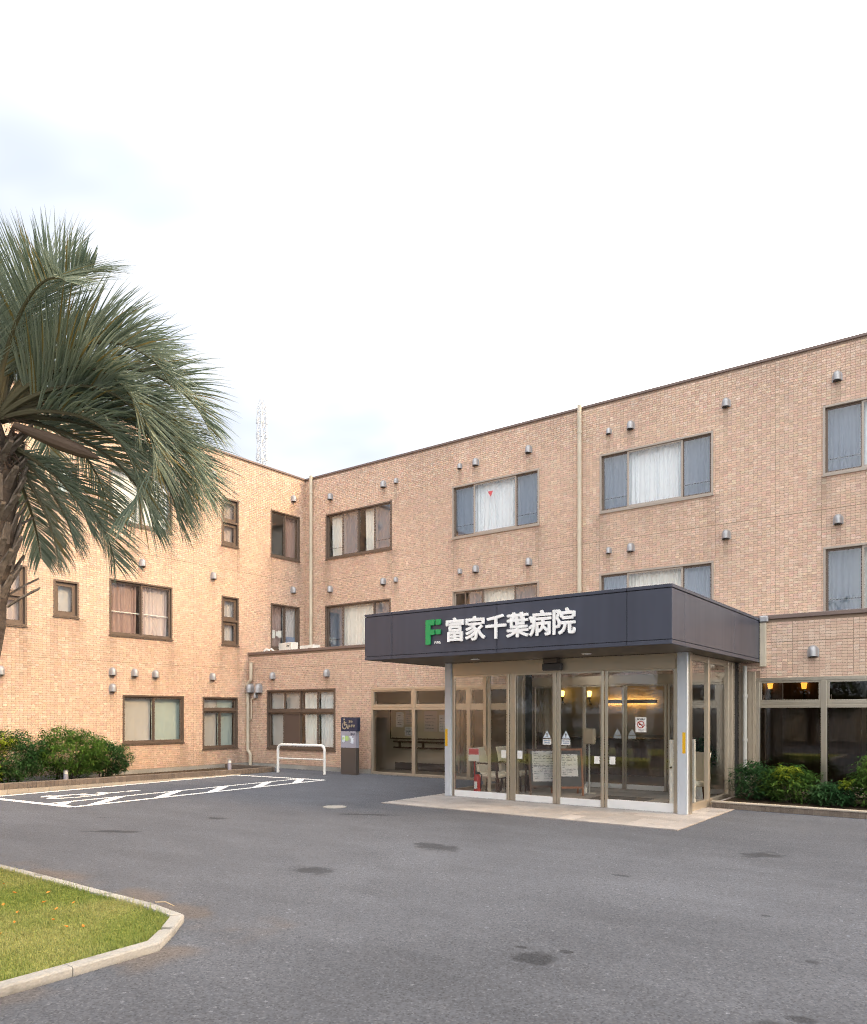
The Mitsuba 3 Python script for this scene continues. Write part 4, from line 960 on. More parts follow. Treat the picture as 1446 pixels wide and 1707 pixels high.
# ------------------------------------------------------------------ inside: lobby
fl_ = MB().box((4.15, YA + .02, -.04), (23.7, 3.0, .008)).box((10.62, YA - .02, -.04), (15.5, YA + .02, .008))
put('lobby_floor', fl_, 'm_lobby_floor', kind='structure')
put('lobby_ceiling', MB().box((.1, YA + .2, 2.62), (23.7, 3.0, 2.72)), 'm_room', kind='structure')
wl = MB().box((4.15, 3.0, 0), (17.2, 3.2, 2.62))
wl.box((4.05, YA + .2, 0), (4.15, 3.0, 2.62))
put('lobby_wall', wl, 'm_lobby_wall', kind='structure')
dk = MB().box((17.2, 3.0, 0), (23.7, 3.2, 2.62)).box((.1, 1.0, 0), (4.05, 1.1, 2.62)).box((7.3, -.86, 0), (7.42, 3.0, 2.62)).box((7.42, -.30, 0), (10.2, -.20, 2.62)).box((14.9, -.6, 0), (15.05, 3.0, 2.62))
put('lobby_partition', dk, 'm_lobby_dark', kind='structure')
put('corridor_wall', MB().box((4.15, -.90, 0), (7.3, -.78, 2.62)), 'm_lobby_wall', kind='structure')
hr = MB()
hr.tube([(4.9, -.99, .88), (7.2, -.99, .88)], .028, 8).tube([(4.9, -.99, .70), (7.2, -.99, .70)], .022, 8)
for x in (5.1, 6.0, 7.0):
    hr.box((x, -.99, .68), (x + .03, -.901, .90))
put('corridor_handrail', hr, 'm_wood_dark', smooth=40, label='dark double handrail along the corridor wall left of the porch', category='handrail')
put('corridor_wall__base_panel', MB().box((4.9, -.915, .0), (7.25, -.901, .24)), 'm_lobby_dark')
bd = num('notice_board')
labels[bd] = {'label': 'pin board with paper notices on the corridor wall left of the porch', 'category': 'notice board'}
put(f'{bd}__board', MB().box((4.75, -.925, .99), (6.9, -.902, 1.92)), 'm_curtain_beige')
put(f'{bd}__frame', MB().box((4.71, -.93, .95), (6.94, -.905, .99)).box((4.71, -.93, 1.92), (6.94, -.905, 1.96)).box((4.71, -.93, .99), (4.75, -.905, 1.92)), 'm_wood_dark')
for a, b, c, e, m in ((4.95, 1.32, .30, .46, 'm_paper'), (5.32, 1.40, .36, .42, 'm_curtain_pale_mauve'), (5.30, 1.06, .34, .27, 'm_paper'), (6.05, 1.2, .48, .62, 'm_curtain_pale_mauve'), (6.6, 1.2, .25, .5, 'm_paper'), (5.45, 1.68, .14, .14, 'm_map_green')):
    k = put(f'{bd}__paper', MB().box((a, -.932, b), (a + c, -.926, b + e)), m)
    ln = MB()
    for j in range(5):
        ln.box((a + .04, -.9345, b + e * (.15 + .15 * j)), (a + c * (.6 + .3 * crng.random()), -.9325, b + e * (.15 + .15 * j) + .014))
    put(f'{k}__text', ln, 'm_ink')
# wall lamps and light cove
for i, (x, z, t) in enumerate([(8.75, 2.35, 'left of the two lit wall lamps seen through the porch doors'), (9.68, 2.33, 'right of the two lit wall lamps seen through the porch doors'), (15.15, 2.45, 'left of the two lit wall lamps in the right-hand transom window'), (15.95, 2.43, 'right of the two lit wall lamps in the right-hand transom window')]):
    y = 2.9
    if i > 1:
        y = 2.0
    k = thing('wall_lamp', t, 'lamp')
    put(f'{k}__shade', MB().lathe([(.001, -.07), (.05, -.07), (.075, .08), (.055, .11), (.001, .11)], (x, y - .12, z), 16), 'm_white', smooth=50, emit=((.75, .44, .10) if i < 2 else (.42, .19, .025)))
    put(f'{k}__bracket', MB().tube([(x, y + .08, z - .30), (x, y - .08, z - .30), (x, y - .12, z - .10)], .022, 6).lathe([(.001, -.03), (.07, -.03), (.02, .04)], (x, y - .12, z - .10), 12), 'm_black')
put('lamp_post_panel', MB().box((14.8, 2.0, 0), (17.2, 2.1, 2.6)), 'm_wood_dark', kind='structure')
cv = thing('cove_light', 'long warm cove light glowing on the lobby back wall', 'lamp')
put(f'{cv}__strip', MB().box((10.15, 2.93, 2.08), (11.72, 2.96, 2.12)), 'm_white', emit=(2.8, 1.5, .42))
put(f'{cv}__cover_board', MB().box((10.05, 2.80, 2.045), (11.82, 2.84, 2.155), .006).box((10.4, 2.84, 2.09), (10.45, 2.998, 2.11)).box((11.4, 2.84, 2.09), (11.45, 2.998, 2.11)), 'm_wood_dark')
for i, (x, y) in enumerate([(12.4, -1.4), (13.8, .6), (5.6, -1.7), (14.7, -4.0), (11.6, -4.3)]):
    put('ceiling_lamp', MB().lathe([(.001, 0), (.11, 0), (.11, .02), (.12, .02), (.12, -.012), (.11, -.012)][::-1], (x, y, 2.60 if y > -2 else 2.77), 20), 'm_white', emit=(1.6, 1.4, 1.15) if i < 3 else (3.0, 2.9, 2.7) if i == 3 else (10, 9.4, 8.5), label=('round ceiling light just inside the inner doors', 'round ceiling light deep on the right of the lobby', 'round ceiling light in the corridor left of the porch', 'round ceiling light inside the porch at the right', 'round ceiling light inside the porch above the cream armchairs')[i], category='lamp')
cnt_ = thing('reception_counter', 'dark wooden reception counter at the back of the lobby', 'counter')
put(f'{cnt_}__body', MB().box((9.2, 1.2, 0), (13.2, 1.7, 1.0), .01), 'm_wood_dark')
put(f'{cnt_}__worktop', MB().box((9.1, 1.1, 1.002), (13.3, 1.75, 1.05), .008), 'm_wood_dark')
curtain('B', 9.5, 10.12, .9, 2.45, 'm_curtain_beige', 'beige curtain hanging inside the lobby behind the left sliding door', d=3.42, pitch=.16, amp=.035)
put('lobby_shelf', MB().box((9.0, -.62, .86), (10.1, -.36, .90)).box((9.3, -.6, .90), (9.75, -.40, 1.22), .01).box((9.0, -.60, .01), (10.1, -.38, .86), .01), 'm_wood_dark', label='dark shelf cabinet below the beige curtain in the lobby', category='cabinet')
put('lobby_wall__door_panel', MB().box((9.9, 2.97, .0), (10.8, 2.998, 2.0), .005).box((11.1, 2.97, 1.1), (12.2, 2.998, 1.9), .005), 'm_curtain_beige')
# ---- furniture of the vestibule
def chair(loc, deg, label, arms=True, group=None):
    k = thing('lobby_chair', label, 'chair', group)
    M = rot(deg, loc)
    bk = MB()
    pf = [(-.235, .44, .05), (-.255, .62, .05), (-.285, .82, .045), (-.34, 1.0, .035)]
    pts = []
    for j in range(3):
        bk.hull([(x + s * t / 2 * 1.2, y, z) for (x, z, t) in pf[j:j + 2] for s in (-1, 1) for y in (-.235, .235)])
    put(f'{k}__backrest', bk.at(M), 'm_leather')
    put(f'{k}__seat', MB().box((-.24, -.25, .36), (.27, .25, .47), .03).at(M), 'm_leather')
    for x in (-.20, .22):
        for y in (-.21, .21):
            put(f'{k}__leg', MB().hull([(x + dx + (-.05 if x < 0 else .015) * (z < .1), y + dy, z) for dx in (-.02, .02) for dy in (-.02, .02) for z in (0.012, .37)]).at(M), 'm_wood_dark')
    if arms:
        for y in (-.275, .275):
            a = MB().hull([(x, y + dy, z) for x, z0 in ((-.25, .66), (.24, .64)) for dy in (-.02, .02) for z in (z0, z0 + .03)])
            a.hull([(x + dx, y + dy, z) for x, z in ((.20, .645), (.22, .36)) for dx in (-.018, .018) for dy in (-.018, .018)])
            a.box((.19, y - .018, .015), (.235, y + .018, .37))
            put(f'{k}__arm', a.at(M), 'm_wood_dark')
    return k


chair((11.05, -5.05, 0), 8, 'left cream leather armchair beside the red fire extinguisher')
chair((11.22, -4.40, 0), 5, 'right cream leather armchair beside the notice boards')
chair((11.55, -3.45, 0), 185, 'cream leather chair half hidden behind the first easel board')
chair((15.12, -4.60, 0), 232, 'cream leather chair with no arms behind the right porch glass', arms=False)


def easel(loc, deg, w, h, wood, label, sheet, two):
    k = thing('easel_board', label, 'board')
    M = rot(deg, loc)
    tilt = .20
    yy = lambda z: -.26 + z * tilt
    mb = MB()
    for s in (-1, 1):
        mb.hull([(s * (w / 2) + dx, yy(z) + dy, z) for z in (.012, h) for dx in (-.018, .018) for dy in (-.014, .014)])
    for z in (.19, h - .02):
        mb.hull([(x, yy(z + dz) + dy, z + dz) for x in (-w / 2, w / 2) for dz in (-.02, .02) for dy in (-.012, .012)])
    put(f'{k}__front_frame', mb.at(M), wood)
    rb = MB()
    for s in (-1, 1):
        rb.hull([(s * (w / 2) + dx, .26 - z * tilt + .02 + dy, z) for z in (.012, h) for dx in (-.018, .018) for dy in (-.014, .014)])
    put(f'{k}__rear_frame', rb.at(M), wood)
    put(f'{k}__board', MB().hull([(x, yy(z) + dy, z) for x in (-w / 2 + .02, w / 2 - .02) for z in (.21, h - .04) for dy in (-.004, .006)]).at(M), 'm_darkgrey')
    x0, x1, z0, z1 = sheet
    put(f'{k}__sheet', MB().hull([(x, yy(z) + dy, z) for x in (x0, x1) for z in (z0, z1) for dy in (-.009, -.006)]).at(M), 'm_paper')
    ln = MB()
    r = np.random.default_rng(int(w * 1000))
    rows = int((z1 - z0) / .035)
    for i in range(1, rows):
        z = z1 - i * .035
        x = x0 + .03
        while x < x1 - .08:
            L = .03 + .10 * r.random()
            if r.random() < .72:
                ln.hull([(xx, yy(zz) + dy, zz) for xx in (x, min(x + L, x1 - .03)) for zz in (z, z + .007 + .008 * r.random()) for dy in (-.0115, -.0095)])
            x += L + .03
    put(f'{k}__text', ln.at(M), 'm_ink')
    if two:
        put(f'{k}__fold_line', MB().hull([(x, yy(z) + dy, z) for x in (x0, x1) for z in ((z0 + z1) / 2, (z0 + z1) / 2 + .006) for dy in (-.0125, -.0097)]).at(M), 'm_ink')


easel((11.98, -4.55, 0), 42, .60, .98, 'm_wood_dark', 'dark wooden easel board with a large white handwritten sheet', (-.24, .25, .30, .97 - .02), True)
easel((12.52, -4.42, 0), 38, .56, 1.0, 'm_wood', 'orange-brown wooden easel board with a small white sheet', (-.17, .19, .42, .88), False)
ex = thing('fire_extinguisher', 'red fire extinguisher on the vestibule floor at the left glass', 'fire extinguisher')
EXL = (10.98, -5.55, 0)
put(f'{ex}__body', MB().lathe([(.001, .03), (.07, .03), (.078, .05), (.078, .36), (.06, .42), (.025, .45), (.001, .45)], EXL, 18), 'm_red', smooth=40)
put(f'{ex}__valve', MB().box((EXL[0] - .05, EXL[1] - .012, .45), (EXL[0] + .06, EXL[1] + .012, .50), .004), 'm_black')
put(f'{ex}__hose', MB().tube([(EXL[0] + .05, EXL[1], .47), (EXL[0] + .11, EXL[1], .44), (EXL[0] + .10, EXL[1] - .01, .30), (EXL[0] + .085, EXL[1], .15)], .011, 6), 'm_black', smooth=50)
put(f'{ex}__paper_label', MB().box((EXL[0] - .03, EXL[1] - .083, .15), (EXL[0] + .04, EXL[1] - .077, .30)), 'm_white')
put(f'{ex}__stand_tray', MB().lathe([(.001, .012), (.15, .012), (.16, .02), (.155, .034), (.001, .03)], EXL, 20), 'm_red', smooth=40)
ssn = thing('notice_stand', 'slim stand with a red and white notice beside the extinguisher', 'sign')
put(f'{ssn}__pole', MB().tube([(10.84, -5.45, .02), (10.84, -5.45, .95)], .012, 8).lathe([(.001, .013), (.13, .013), (.13, .026), (.001, .03)], (10.84, -5.45, 0), 18), 'm_red', smooth=40)
put(f'{ssn}__notice', MB().box((10.70, -5.475, .72), (10.97, -5.465, 1.0)), 'm_paper')
put(f'{ssn}__notice_heading', MB().box((10.71, -5.479, .86), (10.96, -5.4755, .99)), 'm_red_soft')
# sanitiser stand, white posts, monitor, mat, small plants in pots
sa = thing('sanitiser_stand', 'slim grey stand with a pale dispenser behind the second easel board', 'dispenser')
put(f'{sa}__pole', MB().tube([(12.78, -3.9, .02), (12.78, -3.9, 1.12)], .02, 8).lathe([(.001, .012), (.16, .012), (.16, .03), (.001, .035)], (12.78, -3.9, 0), 18), 'm_pipe_grey', smooth=40)
put(f'{sa}__dispenser', MB().box((12.68, -3.98, 1.08), (12.92, -3.86, 1.42), .02), 'm_curtain_beige')
put(f'{sa}__bottle', MB().lathe([(.001, 0), (.05, 0), (.05, .12), (.02, .15), (.02, .2), (.001, .2)], (12.74, -4.02, .02), 12), 'm_white', smooth=40)
for i, (x, y, t) in enumerate([(15.22, -5.88, 'white thermometer post left of the right porch column'), (15.38, -5.30, 'white flat post right of the right porch column')]):
    k = thing('white_post', t, 'post')
    put(f'{k}__post', MB().box((x, y, .012), (x + .10, y + .06, 1.28), .008), 'm_white')
    put(f'{k}__bracket', MB().box((x + .02, y - .03, .78), (x + .05, y - .001, .81)), 'm_black')
put('door_mat', MB().box((13.2, -4.85, .012), (14.3, -4.1, .024), .004), 'm_darkgrey', label='dark mat on the floor between the porch doors', category='mat')


def leaf_cluster(center, radii, count, size, colors, seed, droop=.5, shell=.45, low=0.0):
    """Lance-shaped leaflets through an ellipsoid, folded along the midrib."""
    r = np.random.default_rng(seed)
    k = max(6, count // 9)
    d = r.normal(size=(k, 3))
    d /= np.linalg.norm(d, axis=1, keepdims=True)
    rad = r.uniform(shell, 1.0, k) ** .6
    bump = .75 + .5 * meshkit.noise(d * 2.3 + seed, seed)
    c = np.asarray(center) + d * (rad * bump)[:, None] * np.asarray(radii)
    c = c[c[:, 2] > low]
    k = len(c)
    tonek = meshkit.fbm(c * 2.2 + seed, 3, seed)
    V, Cc = [], []
    for j in range(9):
        a = r.uniform(0, 2 * PI, k)
        e = r.uniform(-1.0, .7, k) * droop + .1
        dirv = np.stack([np.cos(a) * np.cos(e), np.sin(a) * np.cos(e), np.sin(e)], 1)
        s = size * r.uniform(.6, 1.25, k)
        side = np.cross(dirv, [0, 0, 1.0])
        side /= np.linalg.norm(side, axis=1, keepdims=True) + 1e-9
        p = c + r.normal(size=(k, 3)) * size * .35
        mid = p + dirv * (s * .45)[:, None]
        tip = p + dirv * s[:, None] - np.array([0, 0, 1]) * (s * .25)[:, None]
        wv = side * (s * .15)[:, None]
        up = np.array([0, 0, 1.0]) * (s * .05)[:, None]
        V.append(np.stack([p, mid - wv + up, mid, mid + wv + up, tip], 1))
        m = np.clip((tonek - .35) * 2.0 + r.normal(0, .16, k), 0, 1)[:, None]
        Cc.append(np.asarray(colors[0]) * (1 - m) + np.asarray(colors[1]) * m)
    V = np.concatenate(V).reshape(-1, 3)
    C = np.repeat(np.concatenate(Cc), 5, 0)
    nn = len(V) // 5
    F = (np.array([[0, 2, 1], [0, 3, 2], [1, 2, 4], [2, 3, 4]])[None] + (np.arange(nn) * 5)[:, None, None]).reshape(-1, 3)
    return V, F, C


def shrub(loc, radii, count, seed, label, colors, group=None, size=.108, accents=()):
    k = thing('shrub', label, 'shrub', group)
    x, y, z = loc
    V, F, C = leaf_cluster((x, y, z + radii[2] * .95), radii, count, size, colors, seed, low=z + .03, shell=.3)
    for ax, ay, az, ar, cnt in accents:
        v2, f2, c2 = leaf_cluster((ax, ay, az), (ar, ar, ar * .7), cnt, size * 1.05, ((.20, .27, .03), (.36, .40, .045)), seed + 77, shell=.1)
        F = np.vstack([F, f2 + len(V)]); V = np.vstack([V, v2]); C = np.vstack([C, c2])
    put(f'{k}__foliage', (V, F), 'm_leaf', color=C)
    st = MB()
    r = np.random.default_rng(seed)
    for i in range(14):
        a, q = r.uniform(0, 2 * PI), r.uniform(.2, .8)
        st.tube([(x + .25 * radii[0] * math.cos(a), y + .25 * radii[1] * math.sin(a), z - .02), (x + q * radii[0] * math.cos(a), y + q * radii[1] * math.sin(a), z + radii[2] * r.uniform(.8, 1.5))], [.012, .006], 5)
    put(f'{k}__stem', st, 'm_bark')


G3, G4 = ((.028, .075, .028), (.10, .20, .075)), ((.04, .10, .025), (.16, .27, .055))
G1, G2 = ((.035, .09, .03), (.12, .24, .08)), ((.05, .12, .025), (.18, .32, .06))
shrub((1.35, -13.4, .09), (.75, 1.0, .46), 9000, 31, 'low dark green shrub at the left picture edge', G1)
shrub((1.45, -11.9, .09), (.85, .85, .53), 9000, 32, 'dark green shrub with yellow-green shoots at its foot', G1, accents=[(2.1, -11.55, .42, .28, 500), (2.2, -11.9, .2, .2, 300)])
shrub((1.30, -10.75, .09), (.85, .85, .66), 9000, 33, 'tall dark shrub with yellow-green tips behind the first bollard light', G1, accents=[(1.7, -11.1, 1.02, .38, 700)])
shrub((1.40, -9.35, .09), (.9, .95, .70), 11000, 34, 'large bright green shrub right of the first bollard light', G2, accents=[])
shrub((1.15, -8.25, .09), (.75, .6, .50), 6500, 35, 'dark shrub at the end of the wing planter', G1)
shrub((16.15, -3.65, .10), (.48, .6, .38), 3000, 41, 'dark shrub against the grey pipe right of the porch', G3)
shrub((16.72, -3.75, .10), (.52, .55, .35), 3800, 42, 'yellow-green shrub in the middle of the right planter', G4, accents=[(16.75, -4.05, .62, .26, 300)])
shrub((17.5, -3.9, .10), (.42, .5, .20), 2600, 43, 'low green shrub under the steel window post', G3, accents=[(17.75, -4.1, .5, .12, 90)])
shrub((18.28, -3.8, .10), (.56, .55, .47), 4300, 44, 'tall green shrub at the right picture edge', G4)
shrub((19.1, -3.7, .10), (.7, .6, .5), 5000, 45, 'green shrub just beyond the right picture edge', G3)
pot = thing('potted_plant', 'leafy potted plant inside the porch behind the right-hand chair', 'plant')
V, F, C = leaf_cluster((15.0, -3.35, .95), (.28, .28, .30), 700, .16, ((.02, .07, .035), (.06, .14, .07)), 51, shell=.1)
put(f'{pot}__leaves', (V, F), 'm_leaf', color=C)
put(f'{pot}__pot', MB().lathe([(.001, .0), (.14, .0), (.18, .45), (.16, .45), (.15, .40), (.001, .40)], (15.0, -3.35, .012), 18), 'm_white', smooth=40)
put(f'{pot}__stem', MB().tube([(15.0, -3.35, .4), (15.02, -3.36, .9)], .015, 6), 'm_stalk')

# ------------------------------------------------------------------ street furniture
def bollard(loc, label):
    k = thing('bollard_light', label, 'bollard light')
    put(f'{k}__post', MB().lathe([(.001, -.03), (.055, -.03), (.055, .30), (.001, .30)], loc, 18), 'm_pillar_grey', smooth=40)
    put(f'{k}__lens', MB().lathe([(.05, .301), (.05, .365), (.001, .365)], loc, 18), 'm_white', smooth=40)
    put(f'{k}__cap', MB().lathe([(.001, .3655), (.057, .3655), (.057, .385), (.045, .393), (.001, .393)], loc, 18), 'm_hood', smooth=40)


bollard((1.95, -9.72, .0), 'short grey bollard light in front of the wing shrubs')
bollard((1.80, -5.02 + .25, .0), 'short grey bollard light by the ground-floor window, near the inner corner')
bar = thing('barrier_rail', 'white tubular hoop barrier at the end of the parking bay', 'barrier')
BL, BR, hh = np.array([2.78, -3.78]), np.array([4.44, -3.52]), .82
u = (BR - BL) / np.linalg.norm(BR - BL)
pt = lambda s, z: (*(BL + u * s), z)
Lb = np.linalg.norm(BR - BL)
arc = [pt(.14 - .14 * math.cos(a), hh - .14 + .14 * math.sin(a)) for a in np.linspace(0, PI / 2, 7)]
arc2 = [pt(Lb - .14 + .14 * math.sin(a), hh - .14 + .14 * math.cos(a)) for a in np.linspace(0, PI / 2, 7)]
put(f'{bar}__hoop', MB().tube([pt(0, -.02), *arc, *arc2, pt(Lb, -.02)], .040, 12), 'm_white', smooth=40)
put(f'{bar}__crossbar', MB().tube([pt(.03, .42), pt(Lb - .03, .42)], .02, 10), 'm_white', smooth=40)
pil = thing('parking_sign', 'slim sign pillar with wheelchair symbol, map and parking lettering', 'sign')
PL0, PL1, PY = 4.75, 5.33, -3.18
def pb(z0, z1, x0=PL0, x1=PL1, y0=PY, y1=PY + .14, c=.004):
    return MB().box((x0, y0, z0), (x1, y1, z1), c)


put(f'{pil}__base', pb(0, .76), 'm_pillar_brown')
put(f'{pil}__map_panel', pb(.762, 1.235), 'm_pillar_grey')
put(f'{pil}__head', pb(1.237, 1.63, x1=PL1 + .05), 'm_pillar_navy')


def sign_poly(poly, x, z, s, m, key, y=PY):
    g = affinity.scale(poly, s, s, origin=(0, 0))
    mb = MB().prism(g, 0, .003)
    mb.v = [np.stack([v[:, 0] + x, y - v[:, 2], v[:, 1] + z], 1) for v in mb.v]
    put(key, mb, m)


sign_poly(wheelchair(1.0), PL0 + .02, 1.285, .31, 'm_gold', f'{pil}__wheelchair_symbol')
for t, x, z in (('専用', PL0 + .30, 1.485), ('駐車場', PL0 + .30, 1.365)):
    for i, ch in enumerate(t):
        sign_poly(glyph(ch), x + i * .08, z, .00098, 'm_gold', f'{pil}__character')
for i, ch in enumerate('案内図'):
    sign_poly(glyph(ch), PL0 + .375 + i * .056, 1.135, .0007, 'm_pillar_navy', f'{pil}__character')
mp = unary_union([sbox(.05, .30, .14, .48), sbox(.05, .26, .10, .32), sbox(.15, .36, .28, .47)])
for g, m in ((sbox(.05, .12, .15, .31), 'm_map_pale'), (sbox(.155, .16, .285, .30), 'm_map_green'), (sbox(.30, .2, .335, .25), 'm_map_green'), (sbox(.34, .25, .42, .30), 'm_map_pale'), (sbox(.38, .09, .48, .25), 'm_map_pale'), (sbox(.06, .19, .12, .27), 'm_map_green')):
    sign_poly(g, PL0 + .01, .80, 1.0, m, f'{pil}__map_patch', y=PY - .0006 * (m == 'm_map_green') )
# air conditioning units and pipes on the annex roof
def ac(x, y, z, deg, label):
    k = thing('air_conditioner', label, 'air conditioner')
    M = rot(deg, (x, y, z))
    put(f'{k}__casing', MB().box((-.39, -.14, .04), (.39, .14, .60), .015).at(M), 'm_ac')
    put(f'{k}__handle', MB().box((.10, -.144, .46), (.28, -.1385, .50)).at(M), 'm_black')
    put(f'{k}__foot', MB().box((-.34, -.16, 0), (-.26, .16, .04)).box((.26, -.16, 0), (.34, .16, .04)).at(M), 'm_darkgrey')
    put(f'{k}__fan_grille', MB().lathe([(.001, 0), (.19, 0), (.19, .012), (.001, .012)], n=24).at(np.array([[1, 0, 0, -.12], [0, 0, -1, -.14], [0, 1, 0, .30], [0, 0, 0, 1.0]])).at(M), 'm_ac', smooth=40)


ac(.42, -1.2, 3.565 - .02, -9, 'white air conditioner on the annex roof under the paper-covered window')
ac(1.30, -1.05, 3.565 - .14, -9, 'white air conditioner on the annex roof beside the corner downpipe')
cp = thing('coolant_pipes', 'white lagged pipes left of the air conditioners on the annex roof', 'pipe')
put(f'{cp}__pipe', MB().tube([(.06, -1.75, 3.57), (.06, -1.75, 3.86), (.12, -1.7, 3.93), (.2, -1.6, 3.80), (.22, -1.5, 3.62)], .035, 8).tube([(.04, -1.95, 3.6), (.05, -1.95, 3.82), (.1, -1.9, 3.9), (.16, -1.8, 3.86)], .04, 8), 'm_white', smooth=50)
put(f'{cp}__bracket', MB().box((.02, -1.98, 3.72), (.10, -1.70, 3.76)), 'm_darkgrey')

# far lattice tower behind the wing
tw = thing('lattice_tower', 'distant steel lattice radio tower above the roof corner', 'tower')
TC, H0, H1, wt = np.array([-141.7, 120.0]), 55.0, 88.0, .9
leg = lambda i: TC + wt * np.array([[-1, -1], [1, -1], [1, 1], [-1, 1]][i])
tl, tb = MB(), MB()
for i in range(4):
    tl.tube([(*leg(i), 0), (*leg(i), H1 - 3), (*(TC + .3 * (leg(i) - TC)), H1)], .15, 5)
z = 6.0
while z < H1 - 3.5:
    for i in range(4):
        a, b = leg(i), leg((i + 1) % 4)
        tb.tube([(*a, z), (*b, z)], .09, 4).tube([(*a, z), (*b, z + 2.6)], .08, 4).tube([(*b, z), (*a, z + 2.6)], .08, 4)
    z += 2.6
put(f'{tw}__leg', tl, 'm_galv'); put(f'{tw}__brace', tb, 'm_galv')
an = MB()
for zz in (62, 66, 71, 77, 81):
    for i in range(4):
        an.box((*(leg(i) + [-.28, -.28]), zz), (*(leg(i) + [.28, .28]), zz + 1.9), .05)
put(f'{tw}__antenna', an, 'm_galv')
cb = []
for s in np.linspace(0, 1, 14):
    cb.append((-141.7 - 22 * s, 120 - 18 * s, 66.5 + 5 * s - 5 * s * (1 - s)))
put('overhead_cable', MB().tube(cb, .06, 5), 'm_darkgrey', label='thin overhead cable sagging towards the lattice tower', category='cable')

# ------------------------------------------------------------------ what the glass reflects: across the car park
op = thing('storage_building', 'low cream building opposite, mirrored in the porch glass', 'building')
put(f'{op}__wall', MB().hull([(x, y, z) for x, z in ((1.2, 0), (14, 0), (14, 2.4), (1.2, 3.3)) for y in (-46, -38)]), 'm_opposite')
put(f'{op}__roof', MB().hull([(x, y, z + dz) for x, z in ((.8, 3.36), (14.4, 2.38)) for y in (-46.4, -37.6) for dz in (.02, .28)]), 'm_opposite_roof')
for x in (2.6, 6.6, 10.4):
    put(f'{op}__shutter', MB().box((x, -38.0, 0), (x + 2.6, -37.95, 2.2)), 'm_blind_grey')
for i, (x, y, h, r, t) in enumerate([(-8.5, -37, 7.5, 3.4, 'dark tree opposite, left of the low cream building in the reflection'), (-15, -38, 8, 3.8, 'broad tree farther left in the reflection'), (5, -51, 8, 2.6, 'tree rising behind the low cream building in the reflection'), (11.5, -33, 8.5, 3.6, 'tree in front of the right end of the low cream building in the reflection'), (-2.5, -38, 7.5, 3.2, 'dark tree against the left end of the low cream building in the reflection'), (30, -42, 9, 3.6, 'tree behind the car park, beyond the right edge')]):
    k = thing('tree', t, 'tree')
    V, F, C = leaf_cluster((x, y, h * .56), (r, r, h * .42), 9000, .42, ((.02, .045, .015), (.06, .11, .03)), 60 + i, shell=.3)
    put(f'{k}__crown', (V, F), 'm_leaf', color=C)
    tb = MB().tube([(x, y, 0), (x + .1, y, h * .4), (x - .1, y + .1, h * .8)], [.22, .16, .06], 8)
    for a in np.linspace(0, 5.5, 6):
        tb.tube([(x, y, h * .38), (x + r * .5 * math.cos(a), y + r * .5 * math.sin(a), h * .62)], [.09, .03], 6)
    put(f'{k}__trunk', tb, 'm_bark')
V, F, C = leaf_cluster((-10, -33, 1.2), (11.5, 1.2, 1.7), 22000, .22, ((.02, .045, .015), (.05, .09, .03)), 72, shell=.2)
put('tall_hedge', (V, F), 'm_leaf', color=C, label='tall dark hedge mirrored in the left porch panes', category='hedge')
V, F, C = leaf_cluster((2, -30, .5), (14, .6, .55), 16000, .13, ((.02, .05, .015), (.07, .13, .03)), 71, shell=.2)
put('hedge', (V, F), 'm_leaf', color=C, label='low clipped hedge across the car park, mirrored in the glass', category='hedge')

# ------------------------------------------------------------------ the palm
PALM = thing('palm_tree', 'grey-green feather palm with arching fronds leaning in from the left', 'palm tree')
CR = np.array([11.86, -15.66, 4.68])
B0 = np.array([11.35, -16.05, .03])
RGT = np.array([math.cos(YAW), math.sin(YAW), 0])
q = np.linspace(0, 1, 24)[:, None]
ax = B0 * (1 - q) + CR * q + np.array([0, 0, 0])
ax[:, :2] += (np.sin(q * PI) * .10)
pr_ = np.random.default_rng(5)
rad = .22 + .05 * q[:, 0] + .012 * np.sin(q[:, 0] * 60)
rad[-4:] *= [.95, .8, .55, .3]
TRK = put(f'{PALM}__trunk', MB().tube(ax, rad, 18), 'm_trunk', smooth=50)
# cut leaf bases spiral up the trunk
def boot(L, w, th, curl):
    mb = MB()
    st = [(0, 1.0), (.45, .8), (1.0, .5)]
    for (a, wa), (b, wb) in zip(st[:-1], st[1:]):
        mb.hull([(s * w * ww / 2, L * t * .5 + curl * t * t, L * t * .8 + d) for t, ww in ((a, wa), (b, wb)) for s in (-1, 1) for d in (-th / 2, th / 2)])
    return mb


boots = [mikit.ply(boot(L, w, .026, c).arrays(), 'm_boot') for L, w, c in ((.24, .10, .0), (.30, .085, .03), (.20, .11, .0), (.34, .075, .05))]
for i in range(110):
    t = .60 + .37 * i / 110
    a = i * 2.39996 + .2 * pr_.random()
    c = B0 * (1 - t) + CR * t
    c[:2] += math.sin(t * PI) * .10
    rr = .25 - .10 * max(0, (t - .85) / .15)
    p = c + [rr * math.cos(a), rr * math.sin(a), -.05]
    scene[num(f'{TRK}__leaf_base')] = {**boots[i % 4], 'to_world': T().translate(p.tolist()).rotate([0, 0, 1], math.degrees(a) - 90).rotate([1, 0, 0], float(pr_.uniform(-18, 22)))}


